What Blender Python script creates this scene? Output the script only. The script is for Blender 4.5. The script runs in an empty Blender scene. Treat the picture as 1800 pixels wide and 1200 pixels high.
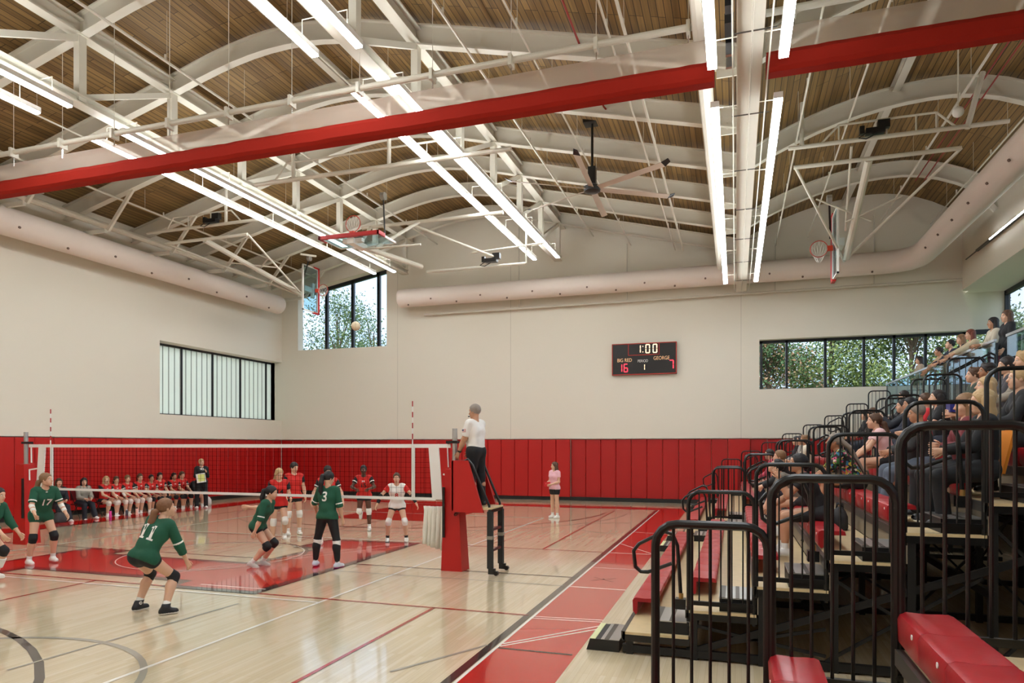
import bpy, bmesh, math, random
import numpy as np
from mathutils import Vector, Matrix
from mathutils.bvhtree import BVHTree
random.seed(7); np.random.seed(7)
SC=bpy.context.scene; COL=SC.collection
R=math.radians
# ---------------------------------------------------------------- camera
YAW=math.atan(393/1200)
cam_d=bpy.data.cameras.new('camera'); cam=bpy.data.objects.new('camera',cam_d); COL.objects.link(cam)
cam_d.sensor_width=36; cam_d.lens=24; cam_d.shift_y=183/1800; cam_d.clip_end=300
cam.location=(0,0,2.24); cam.rotation_euler=(R(90),0,YAW); SC.camera=cam
# ---------------------------------------------------------------- world, sun, exposure
w=bpy.data.worlds.new('sky'); SC.world=w; w.use_nodes=True
nt=w.node_tree; nt.nodes.clear()
wo=nt.nodes.new('ShaderNodeOutputWorld'); bg=nt.nodes.new('ShaderNodeBackground')
tc=nt.nodes.new('ShaderNodeTexCoord'); mp=nt.nodes.new('ShaderNodeMapping'); mp.inputs['Scale'].default_value=(1,1,2.5)
no=nt.nodes.new('ShaderNodeTexNoise'); no.inputs['Scale'].default_value=2.2; no.inputs['Detail'].default_value=6
cr=nt.nodes.new('ShaderNodeValToRGB'); cr.color_ramp.elements[0].position=.4; cr.color_ramp.elements[1].position=.62
cr.color_ramp.elements[0].color=(.70,.83,1,1); cr.color_ramp.elements[1].color=(1,1,1,1)
nt.links.new(tc.outputs['Generated'],mp.inputs['Vector']); nt.links.new(mp.outputs[0],no.inputs['Vector'])
nt.links.new(no.outputs['Fac'],cr.inputs[0]); nt.links.new(cr.outputs[0],bg.inputs[0])
bg.inputs[1].default_value=2.1; nt.links.new(bg.outputs[0],wo.inputs[0])
sd=bpy.data.lights.new('sun','SUN'); sd.energy=4.2; sd.angle=R(3); sd.color=(1,.93,.82)
sun=bpy.data.objects.new('sun',sd); COL.objects.link(sun); sun.rotation_euler=(R(48),0,R(-28)); sun.location=(-20,-20,40)
SC.view_settings.view_transform='Standard'; SC.view_settings.look='None'; SC.view_settings.gamma=1
SC.view_settings.exposure=0.0; SC.view_settings.use_curve_mapping=False
LAMP=33.5          # radiance of the linear lamps
# ---------------------------------------------------------------- materials
MATS={}
def s2l(c): return tuple(((v/255)/12.92 if v/255<=.04045 else ((v/255+.055)/1.055)**2.4) for v in c)
def mat(name,rgb,rough=.5,metal=0,emit=0,spec=.5,bump=0,bscale=40,coat=0,var=0,vscale=6):
    if name in MATS: return MATS[name]
    m=bpy.data.materials.new(name); m.use_nodes=True; n=m.node_tree; b=n.nodes['Principled BSDF']
    c=s2l(rgb)+(1,)
    b.inputs['Base Color'].default_value=c; b.inputs['Roughness'].default_value=rough
    b.inputs['Metallic'].default_value=metal; b.inputs['Specular IOR Level'].default_value=spec
    b.inputs['Coat Weight'].default_value=coat
    if emit: b.inputs['Emission Color'].default_value=c; b.inputs['Emission Strength'].default_value=emit
    if var or bump:
        t=n.nodes.new('ShaderNodeTexCoord'); x=n.nodes.new('ShaderNodeTexNoise'); x.inputs['Scale'].default_value=vscale if var else bscale
        x.inputs['Detail'].default_value=4; n.links.new(t.outputs['Object'],x.inputs['Vector'])
        if var:
            mx=n.nodes.new('ShaderNodeMixRGB'); mx.inputs[1].default_value=tuple(v*(1-var) for v in c[:3])+(1,)
            mx.inputs[2].default_value=tuple(min(1,v*(1+var)) for v in c[:3])+(1,)
            n.links.new(x.outputs['Fac'],mx.inputs[0]); n.links.new(mx.outputs[0],b.inputs['Base Color'])
        if bump:
            y=n.nodes.new('ShaderNodeTexNoise'); y.inputs['Scale'].default_value=bscale; y.inputs['Detail'].default_value=3
            n.links.new(t.outputs['Object'],y.inputs['Vector'])
            bp=n.nodes.new('ShaderNodeBump'); bp.inputs['Strength'].default_value=bump; bp.inputs['Distance'].default_value=.02
            n.links.new(y.outputs['Fac'],bp.inputs['Height']); n.links.new(bp.outputs[0],b.inputs['Normal'])
    MATS[name]=m; return m
def planks(name,c1,c2,mort,width,length,rough,grain=.35,coat=0,gap=.03,spec=.5):
    m=bpy.data.materials.new(name); m.use_nodes=True; n=m.node_tree; b=n.nodes['Principled BSDF']; L=n.links
    t=n.nodes.new('ShaderNodeTexCoord'); sp=n.nodes.new('ShaderNodeSeparateXYZ'); cb=n.nodes.new('ShaderNodeCombineXYZ')
    L.new(t.outputs['Object'],sp.inputs[0]); L.new(sp.outputs['Y'],cb.inputs['X']); L.new(sp.outputs['X'],cb.inputs['Y'])
    br=n.nodes.new('ShaderNodeTexBrick'); L.new(cb.outputs[0],br.inputs['Vector'])
    br.inputs['Scale'].default_value=1; br.inputs['Brick Width'].default_value=length; br.inputs['Row Height'].default_value=width
    br.inputs['Mortar Size'].default_value=width*gap; br.inputs['Mortar Smooth'].default_value=.2; br.offset=.37; br.offset_frequency=3; br.squash=1.0
    br.inputs['Color1'].default_value=s2l(c1)+(1,); br.inputs['Color2'].default_value=s2l(c2)+(1,); br.inputs['Mortar'].default_value=s2l(mort)+(1,)
    mp=n.nodes.new('ShaderNodeMapping'); mp.inputs['Scale'].default_value=(.7/length,1.6/width,1); L.new(cb.outputs[0],mp.inputs[0])
    nz=n.nodes.new('ShaderNodeTexNoise'); nz.inputs['Scale'].default_value=1.3; nz.inputs['Detail'].default_value=5; nz.inputs['Distortion'].default_value=.6
    L.new(mp.outputs[0],nz.inputs['Vector'])
    rp=n.nodes.new('ShaderNodeValToRGB'); rp.color_ramp.elements[0].position=.3; rp.color_ramp.elements[1].position=.72
    g=1-grain; rp.color_ramp.elements[0].color=(g,g,g,1); rp.color_ramp.elements[1].color=(1,1,1,1); L.new(nz.outputs['Fac'],rp.inputs[0])
    mx=n.nodes.new('ShaderNodeMixRGB'); mx.blend_type='MULTIPLY'; mx.inputs[0].default_value=1
    L.new(br.outputs['Color'],mx.inputs[1]); L.new(rp.outputs[0],mx.inputs[2]); L.new(mx.outputs[0],b.inputs['Base Color'])
    b.inputs['Roughness'].default_value=rough; b.inputs['Coat Weight'].default_value=coat; b.inputs['Coat Roughness'].default_value=.06
    b.inputs['Specular IOR Level'].default_value=spec
    MATS[name]=m; return m
def pane_mat(name,tint,gl=.08):
    m=bpy.data.materials.new(name); m.use_nodes=True; n=m.node_tree; n.nodes.clear(); L=n.links
    o=n.nodes.new('ShaderNodeOutputMaterial'); tr=n.nodes.new('ShaderNodeBsdfTransparent'); tr.inputs[0].default_value=s2l(tint)+(1,)
    gs=n.nodes.new('ShaderNodeBsdfGlossy'); gs.inputs['Roughness'].default_value=.02
    fr=n.nodes.new('ShaderNodeLayerWeight'); fr.inputs[0].default_value=gl
    ad=n.nodes.new('ShaderNodeMixShader'); L.new(fr.outputs['Facing'],ad.inputs[0]); L.new(tr.outputs[0],ad.inputs[1]); L.new(gs.outputs[0],ad.inputs[2]); L.new(ad.outputs[0],o.inputs[0])
    MATS[name]=m; return m
def trans_mat(name,rgb,alpha,fabric=True):
    m=bpy.data.materials.new(name); m.use_nodes=True; n=m.node_tree; n.nodes.clear(); L=n.links
    o=n.nodes.new('ShaderNodeOutputMaterial'); tr=n.nodes.new('ShaderNodeBsdfTransparent')
    df=n.nodes.new('ShaderNodeBsdfDiffuse'); df.inputs[0].default_value=s2l(rgb)+(1,)
    tl=n.nodes.new('ShaderNodeBsdfTranslucent'); tl.inputs[0].default_value=s2l(rgb)+(1,)
    a=n.nodes.new('ShaderNodeMixShader'); a.inputs[0].default_value=.5; L.new(df.outputs[0],a.inputs[1]); L.new(tl.outputs[0],a.inputs[2])
    b=n.nodes.new('ShaderNodeMixShader'); b.inputs[0].default_value=alpha; L.new(tr.outputs[0],b.inputs[1]); L.new(a.outputs[0],b.inputs[2]); L.new(b.outputs[0],o.inputs[0])
    MATS[name]=m; return m
WALL=mat('wall_paint',(230,223,206),.75,bump=.05,bscale=3)
STEEL=mat('painted_steel',(212,206,190),.45)
FLOORM=planks('maple_floor',(218,200,170),(208,189,154),(188,168,134),.057,1.1,.2,.11,coat=.65,gap=.02)
DECKM=planks('timber_deck',(162,129,76),(130,100,56),(60,44,26),.14,2.2,.6,.45,gap=.06)
BLWOOD=mat('plywood_deck',(214,190,146),.35,var=.12,vscale=8)
REDFL=mat('red_floor_paint',(188,26,16),.16,coat=.5)
DREDFL=mat('brick_red_floor_paint',(150,34,22),.16,coat=.5)
BLKFL=mat('black_floor_paint',(34,24,26),.18,coat=.5)
GRYFL=mat('grey_floor_line',(158,150,136),.2,coat=.4)
WHTFL=mat('white_floor_line',(238,232,220),.2,coat=.4)
REDLN=mat('red_floor_line',(170,40,30),.2,coat=.4)
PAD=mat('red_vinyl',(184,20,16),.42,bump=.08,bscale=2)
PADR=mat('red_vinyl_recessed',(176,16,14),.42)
RUBBER=mat('black_rubber',(20,20,19),.5)
BLK=mat('black_powdercoat',(18,17,16),.32)
DBLK=mat('black_steel_frame',(14,13,13),.5)
SEATM=mat('red_seat_plastic',(168,26,34),.36,bump=.06,bscale=20)
ALU=mat('aluminium',(190,190,188),.3,.85)
DALU=mat('dark_aluminium_strip',(84,80,74),.4,.5)
CHROME=mat('chrome',(220,220,220),.15,1)
DUCT=mat('duct_fabric',(232,218,206),.8,bump=.25,bscale=2.5)
DRAPE=mat('red_drape_vinyl',(160,38,26),.85,bump=.2,bscale=4,spec=.15)
MESHF=trans_mat('white_mesh_fabric',(226,210,194),.34)
GLASS=pane_mat('window_glass',(236,244,250))
TGLASS=pane_mat('guard_glass',(214,232,236))
FRAME=mat('black_window_frame',(20,24,30),.4)
CHAN=trans_mat('channel_glass',(238,244,240),1.0)
WHT=mat('white_plastic',(235,232,225),.4)
LAMPM=mat('lamp_diffuser',(243,250,255),.5,emit=LAMP)
UPL=mat('uplight_lens',(243,249,252),.5,emit=LAMP*.8)
DOT=mat('dark_vent_dot',(120,98,88),.7)
SKINS={'light':(216,170,140),'tan':(190,140,108),'dark':(92,58,42),'mid':(168,116,82)}
# ---------------------------------------------------------------- mesh builder
class MB:
    def __init__(s): s.v=[]; s.f=[]; s.m=[]; s.mats=[]
    def mi(s,m):
        if m not in s.mats: s.mats.append(m)
        return s.mats.index(m)
    def add(s,v,f,m):
        k=len(s.v); s.v+= [tuple(p) for p in v]; i=s.mi(m)
        s.f+=[tuple(k+q for q in t) for t in f]; s.m+=[i]*len(f); return s
    def box(s,x0,y0,z0,x1,y1,z1,m):
        return s.add([(x0,y0,z0),(x1,y0,z0),(x1,y1,z0),(x0,y1,z0),(x0,y0,z1),(x1,y0,z1),(x1,y1,z1),(x0,y1,z1)],
            [(0,3,2,1),(4,5,6,7),(0,1,5,4),(1,2,6,5),(2,3,7,6),(3,0,4,7)],m)
    def prism(s,poly,h,m,axis='z',at=0):
        n=len(poly)
        def P(a,b,c): return {'z':(a,b,c),'y':(a,c,b),'x':(c,a,b)}[axis]
        v=[P(a,b,at) for a,b in poly]+[P(a,b,at+h) for a,b in poly]
        f=[tuple(range(n))[::-1],tuple(range(n,2*n))]+[(i,(i+1)%n,n+(i+1)%n,n+i) for i in range(n)]
        return s.add(v,f,m)
    def flat(s,poly,z,m): return s.add([(a,b,z) for a,b in poly],[tuple(range(len(poly)))],m)
    def tube(s,pts,r,m,n=8,cap=True,flat=None):
        pts=[Vector(p) for p in pts]; N=len(pts)
        rr=r if isinstance(r,(list,tuple)) else [r]*N
        t0=(pts[1]-pts[0]).normalized(); up=Vector((0,0,1)) if abs(t0.z)<.9 else Vector((1,0,0))
        a=t0.cross(up).normalized(); v=[];f=[]
        for i in range(N):
            if i==0: t=t0
            elif i==N-1: t=(pts[i]-pts[i-1]).normalized()
            else: t=((pts[i]-pts[i-1]).normalized()+(pts[i+1]-pts[i]).normalized()).normalized()
            a=(a-t*a.dot(t)).normalized(); b=t.cross(a)
            k=1
            if 0<i<N-1:
                c=(pts[i]-pts[i-1]).normalized().dot(t); k=1/max(c,.5)
            for j in range(n):
                q=2*math.pi*j/n; v.append(pts[i]+(a*math.cos(q)+b*math.sin(q))*rr[i]*(1 if k==1 else min(k,1.4)))
        for i in range(N-1):
            for j in range(n): f.append((i*n+j,i*n+(j+1)%n,(i+1)*n+(j+1)%n,(i+1)*n+j))
        if cap: f+=[tuple(range(n))[::-1],tuple((N-1)*n+j for j in range(n))]
        return s.add(v,f,m)
    def bar(s,p,q,w,h,m,up=(0,0,1)):
        p=Vector(p);q=Vector(q);t=(q-p).normalized();u=Vector(up)
        if abs(t.dot(u))>.95: u=Vector((1,0,0))
        a=t.cross(u).normalized()*w/2; b=t.cross(a).normalized()*h/2
        v=[p-a-b,p+a-b,p+a+b,p-a+b,q-a-b,q+a-b,q+a+b,q-a+b]
        return s.add(v,[(0,3,2,1),(4,5,6,7),(0,1,5,4),(1,2,6,5),(2,3,7,6),(3,0,4,7)],m)
    def ibeam(s,pts,dep,wid,m,tf=.03,tw=.02):
        # pts in a vertical plane; section depth along the plane normal-in-plane
        pts=[Vector(p) for p in pts]; N=len(pts)
        side=(pts[-1]-pts[0]); side=Vector((side.y,-side.x,0)).normalized() if side.xy.length>1e-6 else Vector((1,0,0))
        prof=[(-wid/2,-dep/2),(wid/2,-dep/2),(wid/2,-dep/2+tf),(tw/2,-dep/2+tf),(tw/2,dep/2-tf),(wid/2,dep/2-tf),(wid/2,dep/2),(-wid/2,dep/2),(-wid/2,dep/2-tf),(-tw/2,dep/2-tf),(-tw/2,-dep/2+tf),(-wid/2,-dep/2+tf)]
        v=[];f=[];n=12
        for i,p in enumerate(pts):
            t=(pts[min(i+1,N-1)]-pts[max(i-1,0)]).normalized(); nn=side.cross(t).normalized()
            if nn.z<0: nn=-nn
            v+=[p+side*a+nn*b for a,b in prof]
        for i in range(N-1):
            for j in range(n): f.append((i*n+j,i*n+(j+1)%n,(i+1)*n+(j+1)%n,(i+1)*n+j))
        f+=[tuple(range(n))[::-1],tuple((N-1)*n+j for j in range(n))]
        return s.add(v,f,m)
    def ball(s,c,r,m,nu=12,nv=8,sc=(1,1,1)):
        v=[];f=[]
        for i in range(nv+1):
            for j in range(nu):
                t=math.pi*i/nv;p=2*math.pi*j/nu
                v.append((c[0]+r*sc[0]*math.sin(t)*math.cos(p),c[1]+r*sc[1]*math.sin(t)*math.sin(p),c[2]+r*sc[2]*math.cos(t)))
        for i in range(nv):
            for j in range(nu): f.append((i*nu+j,(i+1)*nu+j,(i+1)*nu+(j+1)%nu,i*nu+(j+1)%nu))
        return s.add(v,f,m)
    def build(s,name,parent=None,smooth=False,base=None,fixn=True):
        me=bpy.data.meshes.new(name); me.from_pydata([tuple(p) for p in s.v],[],s.f)
        for m in s.mats: me.materials.append(m)
        me.polygons.foreach_set('material_index',s.m)
        if fixn:
            bm=bmesh.new(); bm.from_mesh(me); bmesh.ops.recalc_face_normals(bm,faces=bm.faces); bm.to_mesh(me); bm.free()
        if smooth:
            me.polygons.foreach_set('use_smooth',[True]*len(me.polygons))
        o=bpy.data.objects.new(name,me); COL.objects.link(o)
        if smooth=='auto':
            me.set_sharp_from_angle(angle=R(35))
        if parent is not None: attach(o,parent)
        return o
def wloc(p):
    l=Vector(p.location)
    while p.parent is not None and False: pass
    return l
def attach(o,p):
    o.parent=p; o.matrix_parent_inverse=Matrix.Identity(4)
    if p.get('_w') is not None: o.location=-Vector(p['_w'])
    elif p.type=='MESH': pass
def thing(name,label,cat,loc=(0,0,0),group=None):
    o=bpy.data.objects.new(name,None); o.empty_display_size=.2; COL.objects.link(o); o.location=loc
    o['label']=label; o['category']=cat; o['_w']=list(loc)
    if group: o['group']=group
    return o
def tag(o,label,cat,group=None,kind=None):
    if label: o['label']=label
    if cat: o['category']=cat
    if group: o['group']=group
    if kind: o['kind']=kind
    return o
def struct(o): o['kind']='structure'; return o
def text_mesh(body,size,thick,m,parent,M,name,font_scale=(1,1),align='CENTER',bold=.0):
    cu=bpy.data.curves.new(name,'FONT'); cu.body=body; cu.size=size; cu.extrude=thick; cu.align_x=align; cu.align_y='CENTER'; cu.offset=size*bold
    t=bpy.data.objects.new(name,cu); COL.objects.link(t); dg=bpy.context.evaluated_depsgraph_get()
    me=bpy.data.meshes.new_from_object(t.evaluated_get(dg)); bpy.data.objects.remove(t)
    if body=='11':
        v=[];fc=[]
        for ox in (-.26,.26):
            for (a,b_,c_,d_) in ((-.075,-.28,.075,.36),(-.16,-.36,.16,-.27),(-.16,.2,-.075,.3)):
                k=len(v); v+=[((ox+x)*size,y*size,0) for x,y in ((a,b_),(c_,b_),(c_,d_),(a,d_))]; fc.append((k,k+1,k+2,k+3))
        me=bpy.data.meshes.new(name); me.from_pydata(v,[],fc)
    for v in me.vertices: v.co=M@Vector((v.co.x*font_scale[0],v.co.y*font_scale[1],v.co.z))
    me.materials.clear(); me.materials.append(m)
    o=bpy.data.objects.new(name,me); COL.objects.link(o)
    if parent is not None: attach(o,parent)
    return o
# ---------------------------------------------------------------- room shell
XL,XC,YB,YF=-20.4,.2,27.3,-4.6
CX=-10.15
def deckz(X):
    if X<=XC:
        u=abs(X-CX)
        if u>3.4: return 11.72-(u-3.4)*(1.72/6.9)
        return 11.72+.6*math.cos(u/3.4*math.pi/2)
    u=X-4.7
    return 11.25-(.0617 if u<0 else .135)*u*u
def frange(a,b,n): return [a+(b-a)*i/n for i in range(n+1)]
# floor with painted markings in the one mesh
f=MB(); FX0,FX1,FY0,FY1=-21.2,8.95,YF,28.5
f.box(FX0,FY0,-.1,FX1,FY1,0,FLOORM)
lv=[.0004]
def rect(x0,y0,x1,y1,m,z=None): f.flat([(x0,y0),(x1,y0),(x1,y1),(x0,y1)],z or .001,m)
def ring(cx,cy,r,w,m,a0=0,a1=360,z=.002,n=64):
    k=max(4,int(n*(a1-a0)/360)); P=[]
    for i in range(k):
        a=R(a0+(a1-a0)*i/k); b=R(a0+(a1-a0)*(i+1)/k)
        f.add([(cx+(r-w/2)*math.cos(a),cy+(r-w/2)*math.sin(a),z),(cx+(r+w/2)*math.cos(a),cy+(r+w/2)*math.sin(a),z),(cx+(r+w/2)*math.cos(b),cy+(r+w/2)*math.sin(b),z),(cx+(r-w/2)*math.cos(b),cy+(r-w/2)*math.sin(b),z)],[(0,1,2,3)],m)
def line(x0,y0,x1,y1,w,m,z=.003):
    d=Vector((x1-x0,y1-y0)).normalized(); n=Vector((-d.y,d.x))*w/2
    f.flat([(x0-n.x,y0-n.y),(x1-n.x,y1-n.y),(x1+n.x,y1+n.y),(x0+n.x,y0+n.y)],z,m)
# out of bounds border
rect(-2.53,-2.4,-1.62,24.95,REDFL); rect(-18.7,-2.4,-17.8,24.95,REDFL); rect(-17.8,24.05,-2.53,24.95,REDFL); rect(-17.8,-2.4,-2.53,-1.45,REDFL)
for X in (-2.60,-17.73): line(X,-1.4,X,24.1,.1,BLKFL)
line(-2.52,-1.4,-2.52,24.05,.035,WHTFL); line(-17.8,24.03,-2.53,24.03,.05,WHTFL)
# keys and arcs
rect(-11.98,18.4,-8.32,24.0,DREDFL,.002); rect(-11.98,-1.4,-8.32,4.4,DREDFL,.002)
ring(CX,18.4,1.83,.05,BLKFL,180,360); ring(CX,4.4,1.83,.05,BLKFL,0,180)
for rr,m_ in ((6.02,BLKFL),(6.75,GRYFL)): ring(CX,22.5,rr,.06 if rr>6.5 else .08,m_,180,360,z=.0035)
ring(CX,.2,5.98,.085,BLKFL,0,180,z=.0035)
ring(-7.1,3.85,2.1,.07,GRYFL,20,140,z=.0035); ring(-2.9,18.6,1.25,.05,GRYFL,90,270,z=.0035)
# volleyball court
for X in (-14.65,-5.65): line(X,2.4,X,20.4,.05,WHTFL,.004)
for Y in (2.4,20.4): line(-14.65,Y,-5.65,Y,.05,WHTFL,.004)
for Y in (8.4,14.4): line(-14.65,Y,-5.65,Y,.05,WHTFL,.0052)
line(-17.7,11.35,-2.6,11.35,.05,BLKFL,.0042); line(-17.7,10.62,-2.6,10.62,.03,GRYFL,.0042)
for Y in (8.63,14.22): line(-17.7,Y,-2.6,Y,.05,REDLN,.0044)
for X in (-3.96,-10.1,-16.2):
    line(X,-1.0,X,8.63,.05,REDLN,.0044); line(X,14.22,X,23.4,.05,REDLN,.0044)
line(-6.9,4.9,-6.7,8.0,.04,GRYFL,.0041); line(-3.25,6.05,-2.65,7.2,.04,GRYFL,.0041)
# sideline band details
line(-2.5,8.6,-1.62,8.68,.03,WHTFL); line(-2.5,8.5,-1.62,8.58,.03,WHTFL)
line(-2.5,7.3,-1.6,8.4,.03,WHTFL); line(-2.5,7.2,-1.5,8.35,.03,WHTFL); line(-2.5,7.14,-1.66,7.14,.04,BLKFL)
line(-2.5,10.6,-1.62,10.6,.05,WHTFL); line(-2.5,12.4,-1.62,12.4,.03,WHTFL); line(-2.5,14.2,-1.62,14.25,.05,WHTFL)
line(-2.28,11.2,-1.92,11.5,.04,BLKFL); line(-2.28,11.5,-1.92,11.2,.04,BLKFL)
line(-2.5,15.6,-1.62,14.3,.03,WHTFL); line(-2.5,17.8,-1.62,17.6,.03,WHTFL)
# block letter at mid court
LG=[(-13.45,11.33),(-13.45,8.56),(-12.3,8.56),(-12.3,9.05),(-9.6,9.05),(-8.7,8.95),(-8.7,8.56),(-6.87,8.56),(-6.87,14.2),(-9.2,14.1),(-9.26,12.77),(-8.7,12.78),(-8.75,10.85),(-12.25,10.85),(-12.3,11.33)]
def inset(P,d):
    o=[];n=len(P)
    for i in range(n):
        a=Vector(P[i-1]);b=Vector(P[i]);c=Vector(P[(i+1)%n])
        e1=(b-a).normalized();e2=(c-b).normalized(); n1=Vector((-e1.y,e1.x));n2=Vector((-e2.y,e2.x)); bis=(n1+n2); k=bis.length_squared
        q=b+bis*(2*d/k if k>.2 else d); o.append((q.x,q.y))
    return o
f.flat(LG,.0062,BLKFL); f.flat(inset(LG,.17),.0068,REDFL)
ring(CX,11.4,1.83,.05,BLKFL,0,360,z=.0074); ring(CX,11.4,1.76,.02,WHTFL,0,360,z=.0074)
line(-8.2,8.9,-6.95,8.9,.03,WHTFL,.0074); line(-9.5,9.3,-6.95,13.9,.02,WHTFL,.0074); line(-9.5,9.6,-7.4,13.9,.02,WHTFL,.0074)
struct(f.build('floor',fixn=False))
# ceiling deck
c=MB(); xs=frange(XL-.7,XL-.7+6.9+.0,6)
xs=sorted(set([round(x,3) for x in frange(-21.3,-13.55,4)+frange(-13.55,-6.75,20)+frange(-6.75,XC,4)+frange(XC,8.0,16)]))
prof=[(x,deckz(x)) for x in xs]; n=len(prof)
v=[];fc=[]
for (x,z) in prof: v+=[(x,YF,z),(x,YB+.2,z),(x,YF,z+.3),(x,YB+.2,z+.3)]
for i in range(n-1):
    a=4*i;b=4*(i+1); fc+=[(a,a+1,b+1,b),(a+2,b+2,b+3,a+3),(a,b,b+2,a+2),(a+1,a+3,b+3,b+1)]
fc+=[(0,2,3,1),(4*n-4,4*n-3,4*n-1,4*n-2)]
c.add(v,fc,DECKM); struct(c.build('ceiling'))
# back wall with openings : left clerestory, right strip window, low recess
def zt(x): return deckz(x)+.05
LW=(-19.5,-14.85,6.7); LWt=lambda x: 9.42+(x+19.5)*(.85/4.65)
RW=(.85,7.85,4.36,6.22)
b=MB(); T=.4
def pan(poly,m=WALL,y=YB,t=T): b.prism(poly,t,m,'y',y)
pan([(XL-.7,2.52),(LW[0],2.52),(LW[0],zt(LW[0])),(XL-.7,zt(XL-.7))])
pan([(LW[0],2.52),(LW[1],2.52),(LW[1],LW[2]),(LW[0],LW[2])])
pan([(LW[0],LWt(LW[0])),(LW[1],LWt(LW[1])),(LW[1],zt(LW[1])),(LW[0],zt(LW[0]))])
top=[(x,zt(x)) for x in xs if LW[1]<x<RW[0]][::-1]
pan([(LW[1],2.52),(RW[0],2.52),(RW[0],zt(RW[0]))]+top+[(LW[1],zt(LW[1]))])
pan([(RW[0],2.52),(8.95,2.52),(8.95,RW[2]),(RW[0],RW[2])])
top=[(x,zt(x)) for x in xs if RW[0]<x<7.46][::-1]
pan([(RW[0],RW[3]),(RW[1],RW[3]),(7.46,7.62),(7.46,zt(7.46))]+top+[(RW[0],zt(RW[0]))])
b.box(XL-.7,YB+.15,0,8.95,YB+T,2.52,WALL)
JN=mat('wall_joint',(196,188,172),.8)
for x in (XC,-14.3,-9.0): b.box(x-.008,YB-.003,2.52,x+.008,YB,9.9,JN)
struct(b.build('wall_back'))
b=MB(); b.prism([(7.3,RW[3]-.02),(8.3,RW[3]-.02),(8.95,RW[3]-.02),(8.95,8.2),(7.3,8.2)],.2,WALL,'y',28.1); struct(b.build('wall_alcove'))
# left wall with opening
OY0,OZ0,OZ1=20.1,3.42,6.17
b=MB()
b.box(XL-T,YF,2.52,XL,OY0,10.3,WALL); b.box(XL-T,OY0,2.52,XL,YB+T,OZ0,WALL); b.box(XL-T,OY0,OZ1,XL,YB+T,10.3,WALL)
b.box(XL-T,YF,0,XL-.15,YB+T,2.52,WALL); b.box(XL-.7,OY0-.3,OZ0-.3,XL-T,OY0,OZ1+.3,WALL)
b.box(XL-.7,OY0-.3,OZ1,XL-T,YB+T,OZ1+.3,WALL); b.box(XL-.7,OY0-.3,OZ0-.3,XL-T,YB+T,OZ0,WALL); b.box(XL-.7,YB,OZ0-.3,XL-T,YB+.2,OZ1+.3,WALL)
struct(b.build('wall_left'))
b=MB(); top=[(x,zt(x)) for x in xs][::-1]
b.prism([(XL-.7,0),(8.95,0),(8.95,zt(7.9))]+top,.3,WALL,'y',YF-.3); struct(b.build('wall_front'))
# right side: upper wall, soffit, glazed wall
b=MB(); b.box(7.46,YF,7.62,7.76,YB+.2,11.3,WALL); struct(b.build('wall_right'))
b=MB(); b.box(7.76,YF,7.66,8.97,28.4,7.9,WALL); struct(b.build('ceiling_concourse'))
b=MB(); b.box(8.95,YF,0,9.15,28.6,3.3,WALL); struct(b.build('wall_right_lower'))
def window(name,frames,panes,gm,pane_name='pane'):
    fb=MB()
    for q in frames: fb.box(*q,FRAME)
    fo=struct(fb.build(name))
    for q in panes: pb=MB(); pb.box(*q,gm); o=pb.build('window_pane',None); o.parent=fo
    return fo
# window_1 left clerestory (sloped head)
fb=MB(); Y=YB+.42; mx=[-20.05,-18.52,-17.1,-15.72,-14.75]
mx=[-19.42,-18.15,-16.95,-15.72]
fw=[-19.75,-18.25,-16.85,-15.5]
for x in fw: fb.prism([(x-.07,6.66),(x+.07,6.66),(x+.07,LWt(x)+.05),(x-.07,LWt(x)+.05)],.14,FRAME,'y',Y)
fb.prism([(-20.0,LWt(-20.0)-.15),(-14.6,LWt(-14.6)-.15),(-14.6,LWt(-14.6)+.1),(-20.0,LWt(-20.0)+.1)],.14,FRAME,'y',Y)
fb.box(-20.0,Y,6.6,-14.6,Y+.14,6.74,FRAME)
w1=struct(fb.build('window_1'))
for a,bb in zip(fw,fw[1:]+[-14.6]):
    p=MB(); p.prism([(a,6.7),(bb,6.7),(bb,LWt(bb)),(a,LWt(a))],.02,GLASS,'y',Y+.06); o=p.build('window_pane'); o.parent=w1
# window_2 right strip
fr=[(RW[0]-.1,YB+.34,RW[2]-.06,8.9,YB+.46,RW[2]+.04),(RW[0]-.1,YB+.34,RW[3]-.1,8.9,YB+.46,RW[3]+.06)]
mxs=[.93,1.83,3.16,4.45,5.43,6.42,7.6,8.85]
pa=[]
for x in mxs: fr.append((x-.045,YB+.34,RW[2]-.05,x+.045,YB+.46,RW[3]+.05))
for a,bb in zip(mxs[:-1],mxs[1:]): pa.append((a,YB+.39,RW[2],bb,YB+.41,RW[3]))
window('window_2',fr,pa,GLASS)
# window_3 left channel glass
fr=[(XL-.66,OY0,OZ1-.08,XL-.56,YB,OZ1),(XL-.66,OY0,OZ0,XL-.56,YB,OZ0+.06)]
ys=[20.45,21.75,23.45,25.15,26.9]; 
for y in ys: fr.append((XL-.66,y-.04,OZ0,XL-.56,y+.04,OZ1))
pa=[]; 
for a,bb in zip([OY0]+ys,ys+[YB]): pa.append((XL-.64,a,OZ0,XL-.61,bb,OZ1))
w3=window('window_3',fr,pa,CHAN)
fb=MB(); y=OY0+.15
while y<YB-.1:
    fb.box(XL-.61,y-.012,OZ0+.05,XL-.585,y+.012,OZ1-.06,mat('channel_glass_rib',(150,156,152),.5)); y+=.29
o=fb.build('glass_rib'); o.parent=w3
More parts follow.
